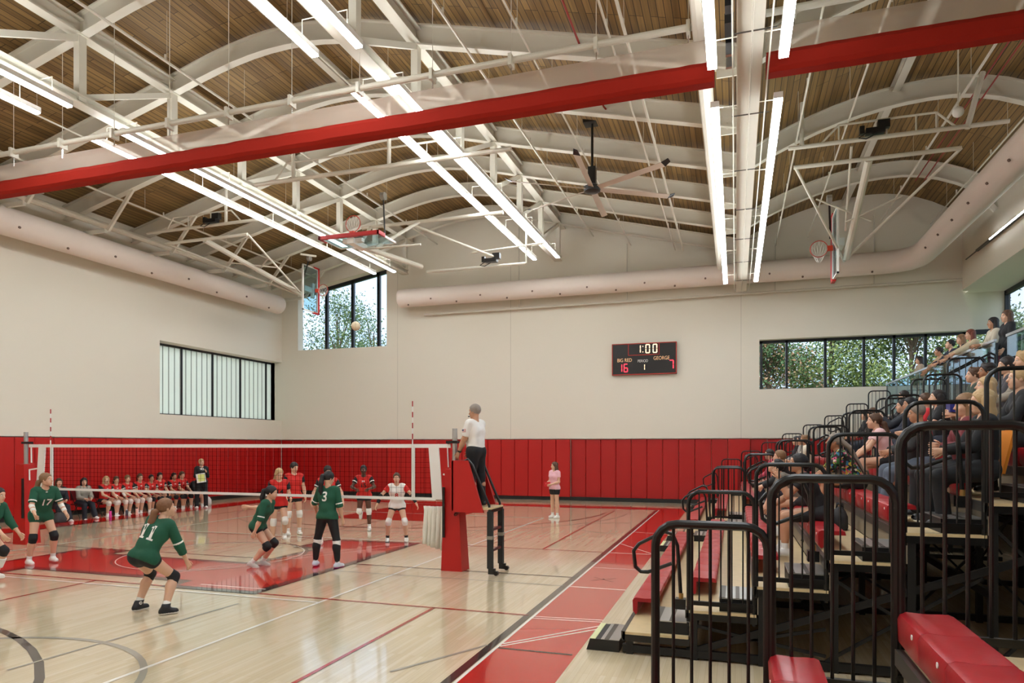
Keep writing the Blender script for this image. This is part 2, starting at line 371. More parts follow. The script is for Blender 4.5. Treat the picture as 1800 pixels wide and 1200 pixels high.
# window_4 right curtain wall, window_5 small high glazing
fr=[(8.95,YF,7.5,9.07,28.1,7.66),(8.95,YF,3.3,9.07,28.1,3.4),(8.95,YF,5.75,9.07,28.1,5.87)]; pa=[]
yy=frange(YF+.1,28.05,15)
for y in yy: fr.append((8.95,y-.05,3.3,9.1,y+.05,7.66))
for a,bb in zip(yy[:-1],yy[1:]): pa.append((9.0,a,3.35,9.02,bb,7.6))
window('window_4',fr,pa,GLASS)
# exterior ground
g=MB(); g.box(-90,28.9,-.3,90,110,-.15,mat('grass_ground',(88,110,58),.9,var=.3)); g.box(9.3,-40,-.3,90,28.9,-.15,MATS['grass_ground']); g.box(-90,-40,-.3,-22,28.9,-.15,MATS['grass_ground']); struct(g.build('ground'))
# ---------------------------------------------------------------- wall pads
def nth(i):
    if i<12: return ORD[i]
    return {12:'thirteenth',13:'fourteenth',14:'fifteenth',15:'sixteenth',16:'seventeenth',17:'eighteenth',18:'nineteenth',19:'twentieth'}.get(i,'twenty-'+ORD[i-20])
ORD=['first','second','third','fourth','fifth','sixth','seventh','eighth','ninth','tenth','eleventh','twelfth']
def pads(along,a0,a1,front,depth,m,label,group,nrm):
    n=max(1,round(abs(a1-a0)/.61)); w=(a1-a0)/n
    for i in range(n):
        p=MB(); s0,s1=a0+i*w+.006,a0+(i+1)*w-.006; e=.02
        if along=='x':   # faces -Y
            P=[(s0,front+depth),(s0,front+e),(s0+e,front),(s1-e,front),(s1,front+e),(s1,front+depth)]
        else:            # faces +X
            P=[(front-depth,s0),(front-e,s0),(front,s0+e),(front,s1-e),(front-e,s1),(front-depth,s1)]
        p.prism(P,2.34,m,'z',.15); o=p.build('wall_pad'); tag(o,label%(nth(i) if nrm>0 else nth(n-1-i)),'wall pad',group)
pads('x',-14.75,-6.42,27.2,.09,PAD,'raised red wall pad behind the net and referee, %s from the left','proud pads on the back wall',1)
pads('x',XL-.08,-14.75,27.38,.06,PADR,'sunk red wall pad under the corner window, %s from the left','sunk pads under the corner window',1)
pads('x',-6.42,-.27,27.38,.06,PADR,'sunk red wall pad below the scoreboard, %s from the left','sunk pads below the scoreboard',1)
pads('x',-.27,.53,27.2,.09,PAD,'red wall pad on the narrow pier behind the bleacher front, %s from the left','pads on the narrow pier',1)
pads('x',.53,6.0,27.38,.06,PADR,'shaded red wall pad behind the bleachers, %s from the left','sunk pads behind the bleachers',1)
pads('y',6,20.2,XL+.1,.09,PAD,'raised red wall pad behind the bench, %s counted from its far end','proud pads on the left wall',-1)
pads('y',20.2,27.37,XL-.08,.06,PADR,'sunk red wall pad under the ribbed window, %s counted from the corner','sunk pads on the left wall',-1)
b=MB(); b.box(XL-.14,27.25,0,8.9,27.45,.15,RUBBER); struct(b.build('baseboard_back'))
b=MB(); b.box(XL-.15,YF,0,XL+.06,27.25,.15,RUBBER); struct(b.build('baseboard_left'))
# ---------------------------------------------------------------- roof steel
ORD=['first','second','third','fourth','fifth','sixth','seventh','eighth','ninth','tenth','eleventh','twelfth']
AY=[26.55-2.56*k for k in range(10)]
for k,Y in enumerate(AY):
    xs_=frange(XL,-13.55,2)+frange(-13.2,-7.1,12)+frange(-6.75,XC-.15,2)
    t=thing('roof_arch','white curved steel roof arch over the main court, %s from the scoreboard wall'%ORD[k],'roof beam',(CX,Y,deckz(CX)-.4),'white arches over the main court')
    MB().ibeam([(x,Y,deckz(x)-.38) for x in xs_],.46,.2,STEEL).build('arch_beam',t)
    pb=MB(); pb.box(XC-.55,Y-.02,9.32,XC-.18,Y+.02,9.9,STEEL)
    for i in range(3):
        for j in range(3): pb.tube([(XC-.5+.12*i,Y-.045,9.45+.14*j),(XC-.5+.12*i,Y+.045,9.45+.14*j)],.016,STEEL,6)
    pb.build('bolted_plate',t)
    br=MB(); z0=deckz(-17)-.6
    br.bar((-17.6,Y,deckz(-17.6)-.6),(-18.6,Y+.0,8.95),.07,.11,STEEL); br.bar((-18.7,Y,8.95),(XL,Y,8.95),.08,.12,STEEL)
    br.build('knee_brace',t)
    if k%2==0: continue
    t=thing('roof_arch','white curved steel roof arch above the bleachers, %s from the far wall'%ORD[k//2],'roof beam',(5.1,Y,10.8),'white arches over the bleachers')
    MB().ibeam([(x,Y,deckz(x)-.38) for x in frange(XC+.18,7.5,14)],.46,.2,STEEL).build('arch_beam',t)
    kb=MB(); kb.bar((6.9,Y,deckz(6.9)-.6),(7.42,Y,9.3),.1,.14,STEEL)
    kb.build('knee_brace',t)
for X,nm in ((-6.75,'nearer the scoreboard'),(-13.55,'nearer the left wall')):
    t=thing('roof_truss','long white steel roof truss between a pair of lamps, the one '+nm,'roof truss',(X,11,9.7))
    MB().ibeam([(X,YF+.1,deckz(X)-.42),(X,YB,deckz(X)-.42)],.36,.26,STEEL).build('top_chord',t)
    MB().ibeam([(X,YF+.1,9.72),(X,26.6,9.72)],.2,.3,STEEL).build('bottom_chord',t)
    for k,Y in enumerate(AY):
        MB().box(X-.08,Y-.09,9.7,X+.08,Y+.09,deckz(X)-.5,STEEL).build('post',t)
        if k>0: 
            MB().bar((X,Y,9.8),(X,AY[k-1],deckz(X)-.62),.1,.12,STEEL).build('diagonal',t)
for X,nm in ((CX,'along the ridge over the main court'),(3.75,'above the bleachers')):
    p=MB(); p.ibeam([(X,YF+.1,deckz(X)-.14),(X,YB,deckz(X)-.14)],.24,.18,STEEL)
    tag(p.build('roof_purlin'),'straight white steel purlin running '+nm,'roof beam')
# centre girder
t=thing('roof_girder','deep white steel girder running down the hall between the two lamps at the right','roof beam',(XC,11,8))
MB().ibeam([(XC,YF,8.95),(XC,26.9,8.95)],1.9,.36,STEEL,.04,.06).build('web_beam',t)
g=MB()
for x in (XC+.02,XC+.27,XC-.24): g.tube([(x,YF,7.96),(x,26.8,7.96)],.012,STEEL,6)
for Y in frange(2.5,25,9): g.bar((XC-.26,Y,7.97),(XC+.34,Y,7.97),.015,.015,DALU)
g.build('conduit',t)
# linear lamps
def lamp(X,Y0,Y1,z,lab):
    t=thing('linear_lamp',lab,'ceiling lamp',(X,Y0,z),'linear pendant lamps')
    MB().box(X-.07,Y0,z+.07,X+.07,Y1,z+.17,WHT).build('lamp_housing',t)
    MB().box(X-.065,Y0+.015,z+.035,X+.065,Y1-.015,z+.07,LAMPM).build('lamp_diffuser',t)
    MB().box(X-.045,Y0+.1,z+.17,X+.045,Y1-.1,z+.175,UPL).build('uplight_lens',t)
    tx,tz=((-6.75 if X>-10 else -13.55),9.66) if z>8.5 else (XC,8.02)
    for y in frange(Y0+.4,Y1-.4,4):
        w=MB(); w.tube([(X,y,z+.16),(X,y,tz+.02),(tx,y,tz+.02)],.008,STEEL,5); w.build('suspension_cable',t)
for (X,z,a) in ((-14.0,9.2,'left row nearest the left wall'),(-13.1,9.2,'right row nearest the left wall'),(-7.2,9.2,'left row above the net'),(-6.3,9.2,'right row above the net'),(-.33,7.8,'left row beside the deep girder'),(.66,7.8,'right row beside the deep girder')):
    lamp(X,11.85,24.75,z,'linear lamp behind the red drape, '+a)
    lamp(X,-2.3,10.6,z,'linear lamp before the red drape, '+a)
# thin wall lamp and downlight at the bleacher side
t=thing('wall_lamp','thin glowing linear lamp along the white fascia above the bleachers','wall lamp',(7.35,15,8.5))
MB().box(7.36,2,8.5,7.44,25.6,8.56,DALU).build('lamp_housing',t); MB().box(7.34,2,8.515,7.36,24.3,8.545,LAMPM).build('lamp_diffuser',t)
MB().tube([(7.4,24,8.53),(7.4,26.7,8.53)],.02,DALU).build('lamp_rod',t)
for Y in (21.6,12,5):
    t=thing('downlight','round recessed downlight in the concourse soffit%s'%{21.6:' near the far wall',12:' above the middle of the bleachers',5:' nearest the viewer'}[Y],'ceiling lamp',(8.3,Y,7.65))
    MB().tube([(8.3,Y,7.66),(8.3,Y,7.63)],.1,WHT,16).build('trim_ring',t); MB().tube([(8.3,Y,7.64),(8.3,Y,7.62)],.07,LAMPM,16).build('lamp_lens',t)
# ---------------------------------------------------------------- ducts and pipes
def duct(pts,r,name,label,dots):
    t=thing(name,label,'air duct',pts[0])
    m=MB(); m.tube(pts,r,DUCT,28); m.build('duct_sleeve',t,smooth='auto')
    for i,(p,q) in enumerate(dots):
        MB().tube([p,q],.035,DOT,10).build('air_nozzle',t)
    return t
dts=[]
for i,y in enumerate(frange(3,25,14)): a=R(-25 if i%2 else -52); dts.append(((-19.6+.40*math.cos(a),y,8.58+.40*math.sin(a)),(-19.6+.435*math.cos(a),y,8.58+.435*math.sin(a))))
def sleeve(p,q,n,r0,amp):   # slightly puckered pipe path radii
    P=[tuple(Vector(p).lerp(Vector(q),i/n)) for i in range(n+1)]
    return P,[r0*(1+amp*random.uniform(-1,1)) for _ in P]
duct([(-19.6,YF+.2,8.58),(-19.6,25.2,8.58),(-19.6,26.0,8.58)],.4,'fabric_duct','pale pink fabric air duct hung along the left wall',dts)
dts=[]
for i,x in enumerate(frange(-13.3,4.5,16)): a=R(-25 if i%2 else -55); dts.append(((x,26.6-.40*math.cos(a),8.6+.40*math.sin(a)),(x,26.6-.435*math.cos(a),8.6+.435*math.sin(a))))
for y in frange(5,24,14): dts.append(((5.9-.4*.8,y,8.6-.4*.6),(5.9-.435*.8,y,8.6-.435*.6)))
duct([(-13.8,26.6,8.6),(4.9,26.6,8.6),(5.3,26.5,8.6),(5.65,26.25,8.6),(5.85,25.9,8.6),(5.9,25.4,8.6),(5.9,0,8.6)],.38,'fabric_duct','pale pink fabric air duct bending from the back wall over the bleachers',dts)
hg=[]
def pipe(name,pts,r,label,cat='pipe',m=STEEL,grp=None):
    q=MB(); q.tube(pts,r,m,10); return tag(q.build(name,smooth='auto'),label,cat,grp)
pipe('roof_drain_pipe',[(-19.3,YF,9.32),(-19.3,23.8,9.32)],.1,'thick white pipe running above the left wall duct')
pipe('roof_drain_pipe',[(-19.9,11.9,9.95),(-19.6,12.6,9.75),(-18.9,13.8,9.7),(-18.6,14.1,9.6),(-18.6,14.1,9.35)],.12,'short white elbow pipe above the left wall duct')
pipe('wall_pipe',[(-12.9,27.1,7.95),(7.4,27.1,7.95)],.045,'thin white pipe running under the back wall duct')
for i,x in enumerate((-8.6,-4.1,1.4,4.7)):
    pipe('wall_conduit',[(x,27.2,7.95),(x,27.2,deckz(x)-.8)],.022,'thin white conduit rising up the back wall, %s of the four counted from the left'%ORD[i])
ROWS=[(-18.2,9.9),(-16.2,10.3),(-14.7,10.2),(-12.2,10.9),(-9.0,11.1),(-8.0,10.8),(-5.4,10.6),(-3.9,10.1),(-2.2,9.75),(-1.9,9.7),(1.4,9.6),(2.5,9.8),(4.9,10.2),(6.4,9.9)]
for i,(x,z) in enumerate(ROWS):
    q=MB()
    q=MB(); rr=.022 if i%3 else .032
    q.tube([(x,YF,z),(x,26.9,z)],rr,STEEL,6)
    for y in frange(2,25,9): q.tube([(x,y,z),(x,y,deckz(x)-.02)],.005,STEEL,4)
    for y in frange(3.3,24,7): q.tube([(x,y,z),(x,y,z+.14)],.022,STEEL,6)
    tag(q.build('sprinkler_pipe'),'thin white pipe along the roof, %s counted from the left wall'%(ORD[i] if i<12 else ['thirteenth','fourteenth','fifteenth','sixteenth','seventeenth'][i-12]),'pipe','thin pipes under the roof')
REDP=mat('red_conduit',(150,36,24),.4)
pipe('red_conduit',[(-3.0,YF,10.35),(-3.0,16.2,10.35),(-2.9,16.5,10.3),(-1.6,16.6,10.25)],.022,'thin red conduit under the timber roof leading to the fan','conduit',REDP)
pipe('red_conduit',[(5.3,YF,10.55),(5.3,24,10.45)],.018,'thin red conduit above the bleachers, left of two','conduit',REDP)
pipe('red_conduit',[(5.55,YF,10.55),(5.55,24,10.45)],.018,'thin red conduit above the bleachers, right of two','conduit',REDP)
pipe('main_pipe',[(-.52,YF,8.75),(-.52,26.0,8.75)],.13,'thick white pipe beside the left lamp at the deep girder')
# ---------------------------------------------------------------- divider drape
def drape(x0,x1,lab):
    t=thing('divider_drape',lab,'curtain',((x0+x1)/2,11.3,8.0)); n=max(8,int((x1-x0)/.18)); P=[];r=[]
    for i in range(n+1):
        P.append((x0+(x1-x0)*i/n,11.3,8.13)); r.append(.165*(1+random.uniform(-.03,.03)))
    pr=[(11.14,8.02),(11.2,7.97),(11.4,7.97),(11.46,8.02),(11.47,8.2),(11.4,8.29),(11.2,8.29),(11.13,8.2)]; K=len(pr); v=[];fc=[]
    for x,_,_ in P:
        k_=random.uniform(-.008,.008); v+=[(x,a+k_*(1 if a>11.3 else -1),b_+k_*.5) for a,b_ in pr]
    for i in range(n):
        for j in range(K): fc.append((i*K+j,i*K+(j+1)%K,(i+1)*K+(j+1)%K,(i+1)*K+j))
    fc+=[tuple(range(K)),tuple(n*K+j for j in range(K))]; dm=MB(); dm.add(v,fc,DRAPE); dm.build('rolled_vinyl',t,smooth='auto')
    m=MB(); pr=[(11.12,8.25),(11.05,8.42),(11.12,8.60),(11.3,8.66),(11.48,8.6),(11.55,8.42),(11.48,8.25)]
    k=len(pr); v=[];fc=[]
    for x in (x0,x1): v+=[(x,a,b) for a,b in pr]
    for j in range(k-1): fc.append((j,j+1,k+j+1,k+j))
    m.add(v,fc,MESHF); m.build('gathered_mesh',t,smooth=True)
    MB().tube([(x0,11.3,8.95),(x1,11.3,8.95)],.055,STEEL,12).build('support_pipe',t)
    for x in frange(x0+.4,x1-.4,int((x1-x0)/1.5)):
        h=MB(); h.tube([(x,11.3,8.62),(x,11.3,9.0)],.012,CHROME,6); h.tube([(x,11.3,9.0),(x,11.3,deckz(x)-.1)],.007,STEEL,5)
        h.box(x-.03,11.2,8.83,x+.03,11.4,9.03,STEEL); h.build('hanger',t)
drape(-19.1,-.32,'rolled red vinyl and white mesh divider drape crossing above the volleyball net')
drape(.45,5.35,'rolled red vinyl and white mesh divider drape right of the deep girder')
t=thing('drape_hoist','black electric hoist beside the deep girder above the red drape','hoist',(.05,9.5,8.3))
MB().box(-.16,8.9,8.25,.0,9.6,8.45,BLK).build('motor_housing',t)
MB().box(-.14,9.7,8.2,-.04,9.9,8.5,BLK).build('control_box',t); MB().box(-.15,10.1,8.2,-.02,10.5,8.34,BLK).build('gear_box',t)
h=MB(); h.box(-.14,10.55,8.0,-.02,10.62,8.6,CHROME).box(-.14,10.9,8.0,-.02,10.96,8.6,CHROME); h.tube([(-.08,8.4,8.35),(-.08,11,8.35)],.02,DALU,8); h.build('hoist_bracket',t)
# ---------------------------------------------------------------- ceiling fan
FC=Vector((-3.68,18.2,9.2))
FANA=32
def fan():
    t=thing('ceiling_fan','large six-blade ceiling fan on a black pole left of the bright lamps','ceiling fan',tuple(FC))
    MB().tube([FC+Vector((0,0,-.14)),FC+Vector((0,0,-.1)),FC+Vector((0,0,.02)),FC+Vector((0,0,.08))],[.12,.22,.24,.14],BLK,20).build('motor_hub',t,smooth='auto')
    m=MB(); m.box(FC.x-.1,FC.y-.1,FC.z+.08,FC.x+.1,FC.y+.1,FC.z+.55,BLK); m.tube([FC+Vector((0,0,.5)),FC+Vector((0,0,1.75))],.035,BLK,10); m.build('pole',t)
    MB().box(FC.x-.22,FC.y-.18,FC.z+1.72,FC.x+.22,FC.y+.18,FC.z+1.82,BLK).build('ceiling_mount',t)
    for k in range(6):
        a=R(FANA+60*k); d=Vector((math.cos(a),math.sin(a),0)); s=Vector((-d.y,d.x,0))
        def sec(r,w,dz): c_=FC+d*r+Vector((0,0,dz)); return [c_-s*w+Vector((0,0,.03)),c_+s*w-Vector((0,0,.02)),c_+s*w-Vector((0,0,.035)),c_-s*w+Vector((0,0,.015))]
        v=sec(.2,.07,-.03)+sec(2.25,.085,-.03); b_=MB(); q=[(0,3,2,1),(4,5,6,7),(0,1,5,4),(1,2,6,5),(2,3,7,6),(3,0,4,7)]
        b_.add(v,q,mat('fan_blade',(200,184,168),.4,.2)); bl=b_.build('blade',t)
        v=sec(2.25,.09,-.03)+sec(2.42,.05,.03); e=MB(); e.add(v,q,BLK); o=e.build('blade_tip'); o.parent=bl
fan()
# ---------------------------------------------------------------- basketball hoops
RIM=mat('orange_rim',(206,60,30),.4); NETM=mat('white_net_cord',(235,230,220),.7)
def hoop(org,M,frame,label):
    # board local axes: x=width, y=out of the face, z=height ; M maps them to the world
    org=Vector(org); M=M.to_4x4()
    def W(p): return org+(M@Vector(p))
    t=thing('basketball_hoop',label,'basketball hoop',tuple(org))
    def bx(m,a,b,mm):
        k=MB(); k.box(*a,*b,mm); m.add([W(p) for p in k.v],k.f,mm)
    m=MB(); bx(m,(-.87,-.012,-.50),(.87,.012,.50),TGLASS); m.build('glass_board',t)
    m=MB(); 
    for a,b_ in (((-.91,-.03,.49),(.91,.03,.54)),((-.91,-.03,-.5),(.91,.03,-.46)),((-.91,-.03,-.5),(-.87,.03,.54)),((.87,-.03,-.5),(.91,.03,.54))): bx(m,a,b_,WHT)
    m.build('board_frame',t)
    m=MB(); bx(m,(-.94,-.05,-.56),(.94,.05,-.47),PAD); bx(m,(-.95,-.05,-.56),(-.89,.05,-.2),PAD); bx(m,(.89,-.05,-.56),(.95,.05,-.2),PAD); m.build('edge_pad',t)
    c0=Vector((0,.38,-.30)); rim=MB(); rim.tube([W(c0+Vector((.228*math.cos(a),.228*math.sin(a),0))) for a in frange(0,2*math.pi,28)],.011,RIM,8,cap=False)
    bx(rim,(-.07,.02,-.38),(.07,.16,-.28),RIM); rm=rim.build('rim',t,smooth='auto')
    nn=MB()
    for k in range(12):
        a=k*math.pi/6
        for sgn in (1,-1):
            P=[W(c0+Vector((.228*math.cos(a),.228*math.sin(a),0)))]
            for j in range(1,4):
                rr=.228-.03*j; b_=a+sgn*j*.18; q=W(c0+Vector((rr*math.cos(b_),rr*math.sin(b_),0))); g_=Vector((0,0,-.1*j)); lo=W(c0+Vector((rr*math.cos(b_)*.5,rr*math.sin(b_)*.5,0))); 
                P.append(q.lerp(lo,.25*j)+g_)
            nn.tube(P,.005,NETM,4)
    nn.build('net',t)
    m=MB(); bx(m,(-.3,-.14,-.35),(.3,-.04,-.2),WHT); bx(m,(-.1,-.2,-.45),(.1,-.05,.3),WHT); m.build('mounting_bracket',t)
    fr_=MB()
    for (a,b_,r_) in frame: fr_.tube([a,b_],r_,STEEL,10)
    fr_.build('folding_frame',t)
    return t
# board on edge, folded sideways over the bleachers (right)
Mr=Matrix(((0,-1,0),(0,0,-1),(1,0,0)))   # x(width)->Z ; y(out)->-X ; z(height)->-Y
B=Vector((2.62,20.75,7.8))
fr=[((1.35,18.0,9.03),(4.9,18.0,9.03),.05),((1.2,17.6,9.35),(5.7,17.6,9.35),.05),((3.0,18.0,9.0),(B.x+.25,B.y-.2,7.35),.09),((1.4,18,9.0),(B.x+.22,B.y-.1,7.3),.035),((4.9,18,9.03),(B.x+.25,B.y-.1,7.35),.035),
    ((1.95,18.9,8.5),(3.3,19.5,8.0),.022),((3.9,19.0,8.4),(2.7,19.4,8.0),.022),((2.6,17.8,9.3),(2.75,19.8,7.9),.03),((1.5,17.6,9.35),(1.5,17.6,10.4),.05),((4.9,17.6,9.3),(5.2,17.6,10.5),.06),((1.9,17.6,9.35),(2.3,17.6,9.75),.025),((2.3,17.6,9.75),(4.3,17.6,9.75),.025),((4.3,17.6,9.75),(4.7,17.6,9.35),.025),
    ((2.3,17.6,9.35),(2.3,17.6,9.75),.02),((3.3,17.6,9.35),(3.3,17.6,9.75),.02),((3.9,17.6,9.35),(3.9,17.6,9.75),.02),((4.3,17.6,9.35),(4.3,17.6,9.75),.02)]
hoop(B,Mr,fr,'basketball hoop folded sideways in front of the duct above the bleachers')
B=Vector((-16.3,23.65,8.55)); Ml=Matrix(((0,1,0),(0,0,-1),(-1,0,0)))
fr=[((-18.2,18.2,9.03),(-14.9,18.2,9.03),.05),((-18.6,17.8,9.3),(-13.9,17.8,9.3),.05),((-16.6,18.2,9.0),(B.x-.22,B.y-.3,8.3),.09),((-18.2,18.2,9.03),(B.x-.25,B.y-.3,8.25),.035),((-14.9,18.2,9.03),(B.x-.2,B.y-.3,8.3),.035),
    ((-17.4,20,8.8),(-15.7,21,8.7),.025),((-15.5,20,8.8),(-16.9,21.2,8.7),.025),((-17.8,17.8,9.3),(-17.5,17.8,9.7),.025),((-17.5,17.8,9.7),(-15.2,17.8,9.7),.025),((-15.2,17.8,9.7),(-14.8,17.8,9.3),.025),((-16.9,17.8,9.3),(-16.9,17.8,9.7),.02),((-16.0,17.8,9.3),(-16.0,17.8,9.7),.02),((-15.4,17.8,9.3),(-15.4,17.8,10.4),.05),((-15.9,22.4,9.6),(-15.6,23.0,9.65),.04)]
hoop(B,Ml,fr,'basketball hoop with a glass board in front of the corner window')
B=Vector((-10.1,16.95,8.02)); Mc=Matrix(((-1,0,0),(0,0,1),(0,1,0)))
fr=[((-12.2,15.2,9.2),(-5.0,15.2,9.2),.055),((-11.2,19.0,9.1),(-6.5,19.0,9.1),.055),((-10.9,19.0,9.1),(-10.3,17.2,7.85),.05),((-9.2,19.0,9.1),(-9.7,17.2,7.85),.05),((-10.1,17.2,7.9),(-10.1,21.0,8.3),.08),((-9.9,21.0,8.1),(-6.4,21.0,8.1),.045),((-9.6,19.0,9.1),(-7.4,20.9,8.35),.04),
    ((-11.6,15.2,9.2),(-11.2,15.2,9.65),.025),((-11.2,15.2,9.65),(-6.6,15.2,9.65),.025),((-8.2,15.2,9.2),(-8.2,15.2,10.9),.05),((-11.0,15.2,9.2),(-11.0,15.2,10.9),.05),((-6.4,21,8.1),(-6.4,21,9.7),.03),((-8.3,21,8.6),(-5.8,21,8.7),.03),((-9.9,16.9,7.75),(-8.2,17,7.75),.03)]
hoop(B,Mc,fr,'basketball hoop folded flat beneath the roof above the net')
def motor(p,lab):
    t=thing('hoist_motor',lab,'hoist',p); x,y,z=p
    MB().box(x-.2,y-.1,z,x+.2,y+.1,z+.12,BLK).box(x-.32,y-.06,z+.02,x-.22,y+.06,z+.2,BLK).box(x+.05,y-.08,z+.1,x+.3,y+.08,z+.28,BLK).build('motor_housing',t)
    MB().tube([(x-.2,y-.1,z),(x-.35,y-.12,z-.1),(x-.2,y-.12,z-.14),(x+.02,y-.11,z-.04)],.012,BLK,6).build('cable',t)
motor((3.05,17.55,9.42),'black hoist motor on the hoop frame above the bleachers'); motor((-15.9,17.75,9.35),'black hoist motor on the hoop frame by the left wall'); motor((-7.55,20.9,8.2),'black hoist motor right of the flat folded hoop')
for (a,b_,l) in (((2.3,19.3,8.6),(2.42,20.1,7.8),'beside the hoop over the bleachers'),((-16.05,23.2,9.65),(-16.4,23.3,8.9),'above the corner window hoop'),((-9.35,17.0,9.2),(-9.3,17.0,8.1),'above the flat folded hoop')):
    t=thing('safety_strap','black safety strap and reel '+l,'strap',a); q=MB(); q.bar(a,b_,.05,.02,BLK); q.build('strap',t); MB().tube([(a[0]-.06,a[1],a[2]),(a[0]+.06,a[1],a[2])],.11,mat('grey_reel',(150,146,138),.4),12).build('reel',t)
t=thing('lamp_globe','small round emergency lamp hung above the bleachers','lamp',(4.35,16.2,9.1)); MB().ball((4.35,16.2,9.1),.11,WHT).build('globe',t,smooth=True); MB().tube([(4.35,16.2,9.2),(4.35,16.2,10.5)],.015,STEEL,6).build('stem',t)
# ---------------------------------------------------------------- scoreboard
SB=thing('scoreboard','black scoreboard with red border reading 1:00 and 16 to 7 on the back wall','scoreboard',(-3.43,27.2,5.65))
x0,x1,z0,z1=-4.69,-2.17,5.04,6.28; y=27.15
MB().box(x0,y,z0,x1,27.296,z1,mat('scoreboard_black',(30,27,24),.4)).build('panel',SB)
rb=mat('red_border',(190,44,24),.4); q=MB()
q.box(x0,y-.02,z1-.03,x1,y,z1,rb).box(x0,y-.02,z0,x1,y,z0+.03,rb).box(x0,y-.02,z0,x0+.03,y,z1,rb).box(x1-.03,y-.02,z0,x1,y,z1,rb)
q.box(-4.05,y-.02,5.80,-2.83,y,5.825,rb).box(-4.05,y-.02,5.80,-4.025,y,z1,rb).box(-2.855,y-.02,5.80,-2.83,y,z1,rb); q.build('border',SB)
LW_=mat('lit_digit_white',(255,228,190),.5,emit=1.1); LR_=mat('lit_digit_red',(255,60,80),.5,emit=1.3); LT_=mat('lit_letters',(220,176,130),.5,emit=.5)
SEG={'0':'abcdef','1':'bc','6':'afgedc','7':'abc'}
def digit(ch,cx,cz,h,m,nm='digit'):
    w=h*.5; t_=h*.11; q=MB(); X0,X1=cx-w/2,cx+w/2; Z0,Z1=cz-h/2,cz+h/2
    S={'a':(X0+t_*.6,Z1-t_,X1-t_*.6,Z1),'d':(X0+t_*.6,Z0,X1-t_*.6,Z0+t_),'g':(X0+t_*.6,cz-t_/2,X1-t_*.6,cz+t_/2),'f':(X0,cz+t_*.3,X0+t_,Z1-t_*.6),'e':(X0,Z0+t_*.6,X0+t_,cz-t_*.3),'b':(X1-t_,cz+t_*.3,X1,Z1-t_*.6),'c':(X1-t_,Z0+t_*.6,X1,cz-t_*.3)}
    for s_ in SEG[ch]: a=S[s_]; q.box(a[0],y-.012,a[1],a[2],y-.001,a[3],m)
    q.build(nm,SB)
digit('1',-3.63,6.05,.32,LW_); digit('0',-3.28,6.05,.36,LW_); digit('0',-3.0,6.05,.36,LW_)
MB().box(-3.485,y-.012,6.13,-3.45,y-.001,6.165,LW_).box(-3.485,y-.012,5.91,-3.45,y-.001,5.945,LW_).build('colon',SB)
digit('1',-4.36,5.32,.32,LR_); digit('6',-4.14,5.32,.34,LR_); digit('7',-2.37,5.4,.36,LR_); digit('1',-3.45,5.33,.24,LW_)
def TM(x,z,yy=y-.004): return Matrix.Translation((x,yy,z))@Matrix.Rotation(R(90),4,'X')
text_mesh('BIG RED',.2,.003,LT_,SB,TM(-4.19,5.62),'lettering',(.8,1)); text_mesh('GEORGE',.2,.003,LT_,SB,TM(-2.75,5.66),'lettering',(.8,1)); text_mesh('PERIOD',.15,.003,WHT,SB,TM(-3.47,5.57),'lettering',(.8,1))
# ---------------------------------------------------------------- volleyball net system
NB=trans_mat('black_net_cord',(16,14,14),1.0); YN=11.4
def npost(X,lab,sgn):
    t=thing('net_post',lab,'net post',(X,YN,0))
    MB().tube([(X,YN,0),(X,YN,2.55)],.046,ALU,16).build('metal_tube',t,smooth='auto')
    q=MB(); q.add([(X-.16-.04,YN-.16,0),(X+.2,YN-.16,0),(X+.2,YN+.2,0),(X-.2,YN+.2,0),(X-.14,YN-.13,1.82),(X+.1,YN-.13,1.82),(X+.1,YN+.13,1.82),(X-.14,YN+.13,1.82)],[(0,3,2,1),(4,5,6,7),(0,1,5,4),(1,2,6,5),(2,3,7,6),(3,0,4,7)],PAD)
    q.build('post_pad',t)
    MB().box(X-.07-.08*(sgn<0),YN-.06,2.28,X+.07+.08*(sgn>0),YN+.06,2.33,BLK).build('clamp',t)
    MB().box(X+.14*sgn-.02,YN-.2,.6,X+.14*sgn+.02,YN-.165,1.5,BLK).build('strap',t)
npost(-4.82,'padded red net post beside the referee',-1); npost(-15.45,'padded red net post at the left by the bench',1)
N=thing('volleyball_net','volleyball net with white bands stretched between the two red posts','net',(CX,YN,1.2))
MB().box(-15.35,YN-.01,2.2,-4.9,YN+.01,2.27,WHT).build('top_band',N)
MB().box(-14.95,YN-.01,1.24,-5.2,YN+.01,1.29,WHT).build('bottom_band',N)
q=MB(); x=-14.9
while x<-5.3: q.bar((x,YN,1.27),(x,YN,2.22),.0038,.0038,NB); x+=.1
for z in frange(1.37,2.12,8): q.bar((-14.9,YN,z),(-5.3,YN,z),.0038,.0038,NB)
o=q.build('netting',N); o['kind']='stuff'
for X in (-14.65,-5.65): MB().box(X-.03,YN-.015,1.26,X+.03,YN+.015,2.24,WHT).build('side_tape',N)
for X,s in ((-14.98,1),(-5.2,-1)):
    q=MB(); q.prism([(X-.14*s,1.26),(X+.06*s,1.26),(X+.14*s,2.26),(X-.06*s,2.272)],.028,WHT,'y',YN-.014); q.build('end_sleeve',N)
q=MB(); 
for X,e in ((-15.1,-15.42),(-5.05,-4.86)):
    q.bar((X,YN,1.26),(e,YN,1.08),.02,.03,WHT); q.bar((X,YN,1.72),(e,YN,1.68),.02,.03,WHT); q.bar((e+(.1 if e<-10 else -.1),YN-.02,1.7),(e+(.12 if e<-10 else -.12),YN-.03,1.45),.03,.01,WHT); q.bar(((X+e)/2,YN-.02,2.2),((X+e)/2+.02,YN-.03,1.85),.03,.01,WHT)
    q.tube([(X,YN,2.24),(e,YN,2.31)],.006,BLK,5)
q.build('tension_strap',N)
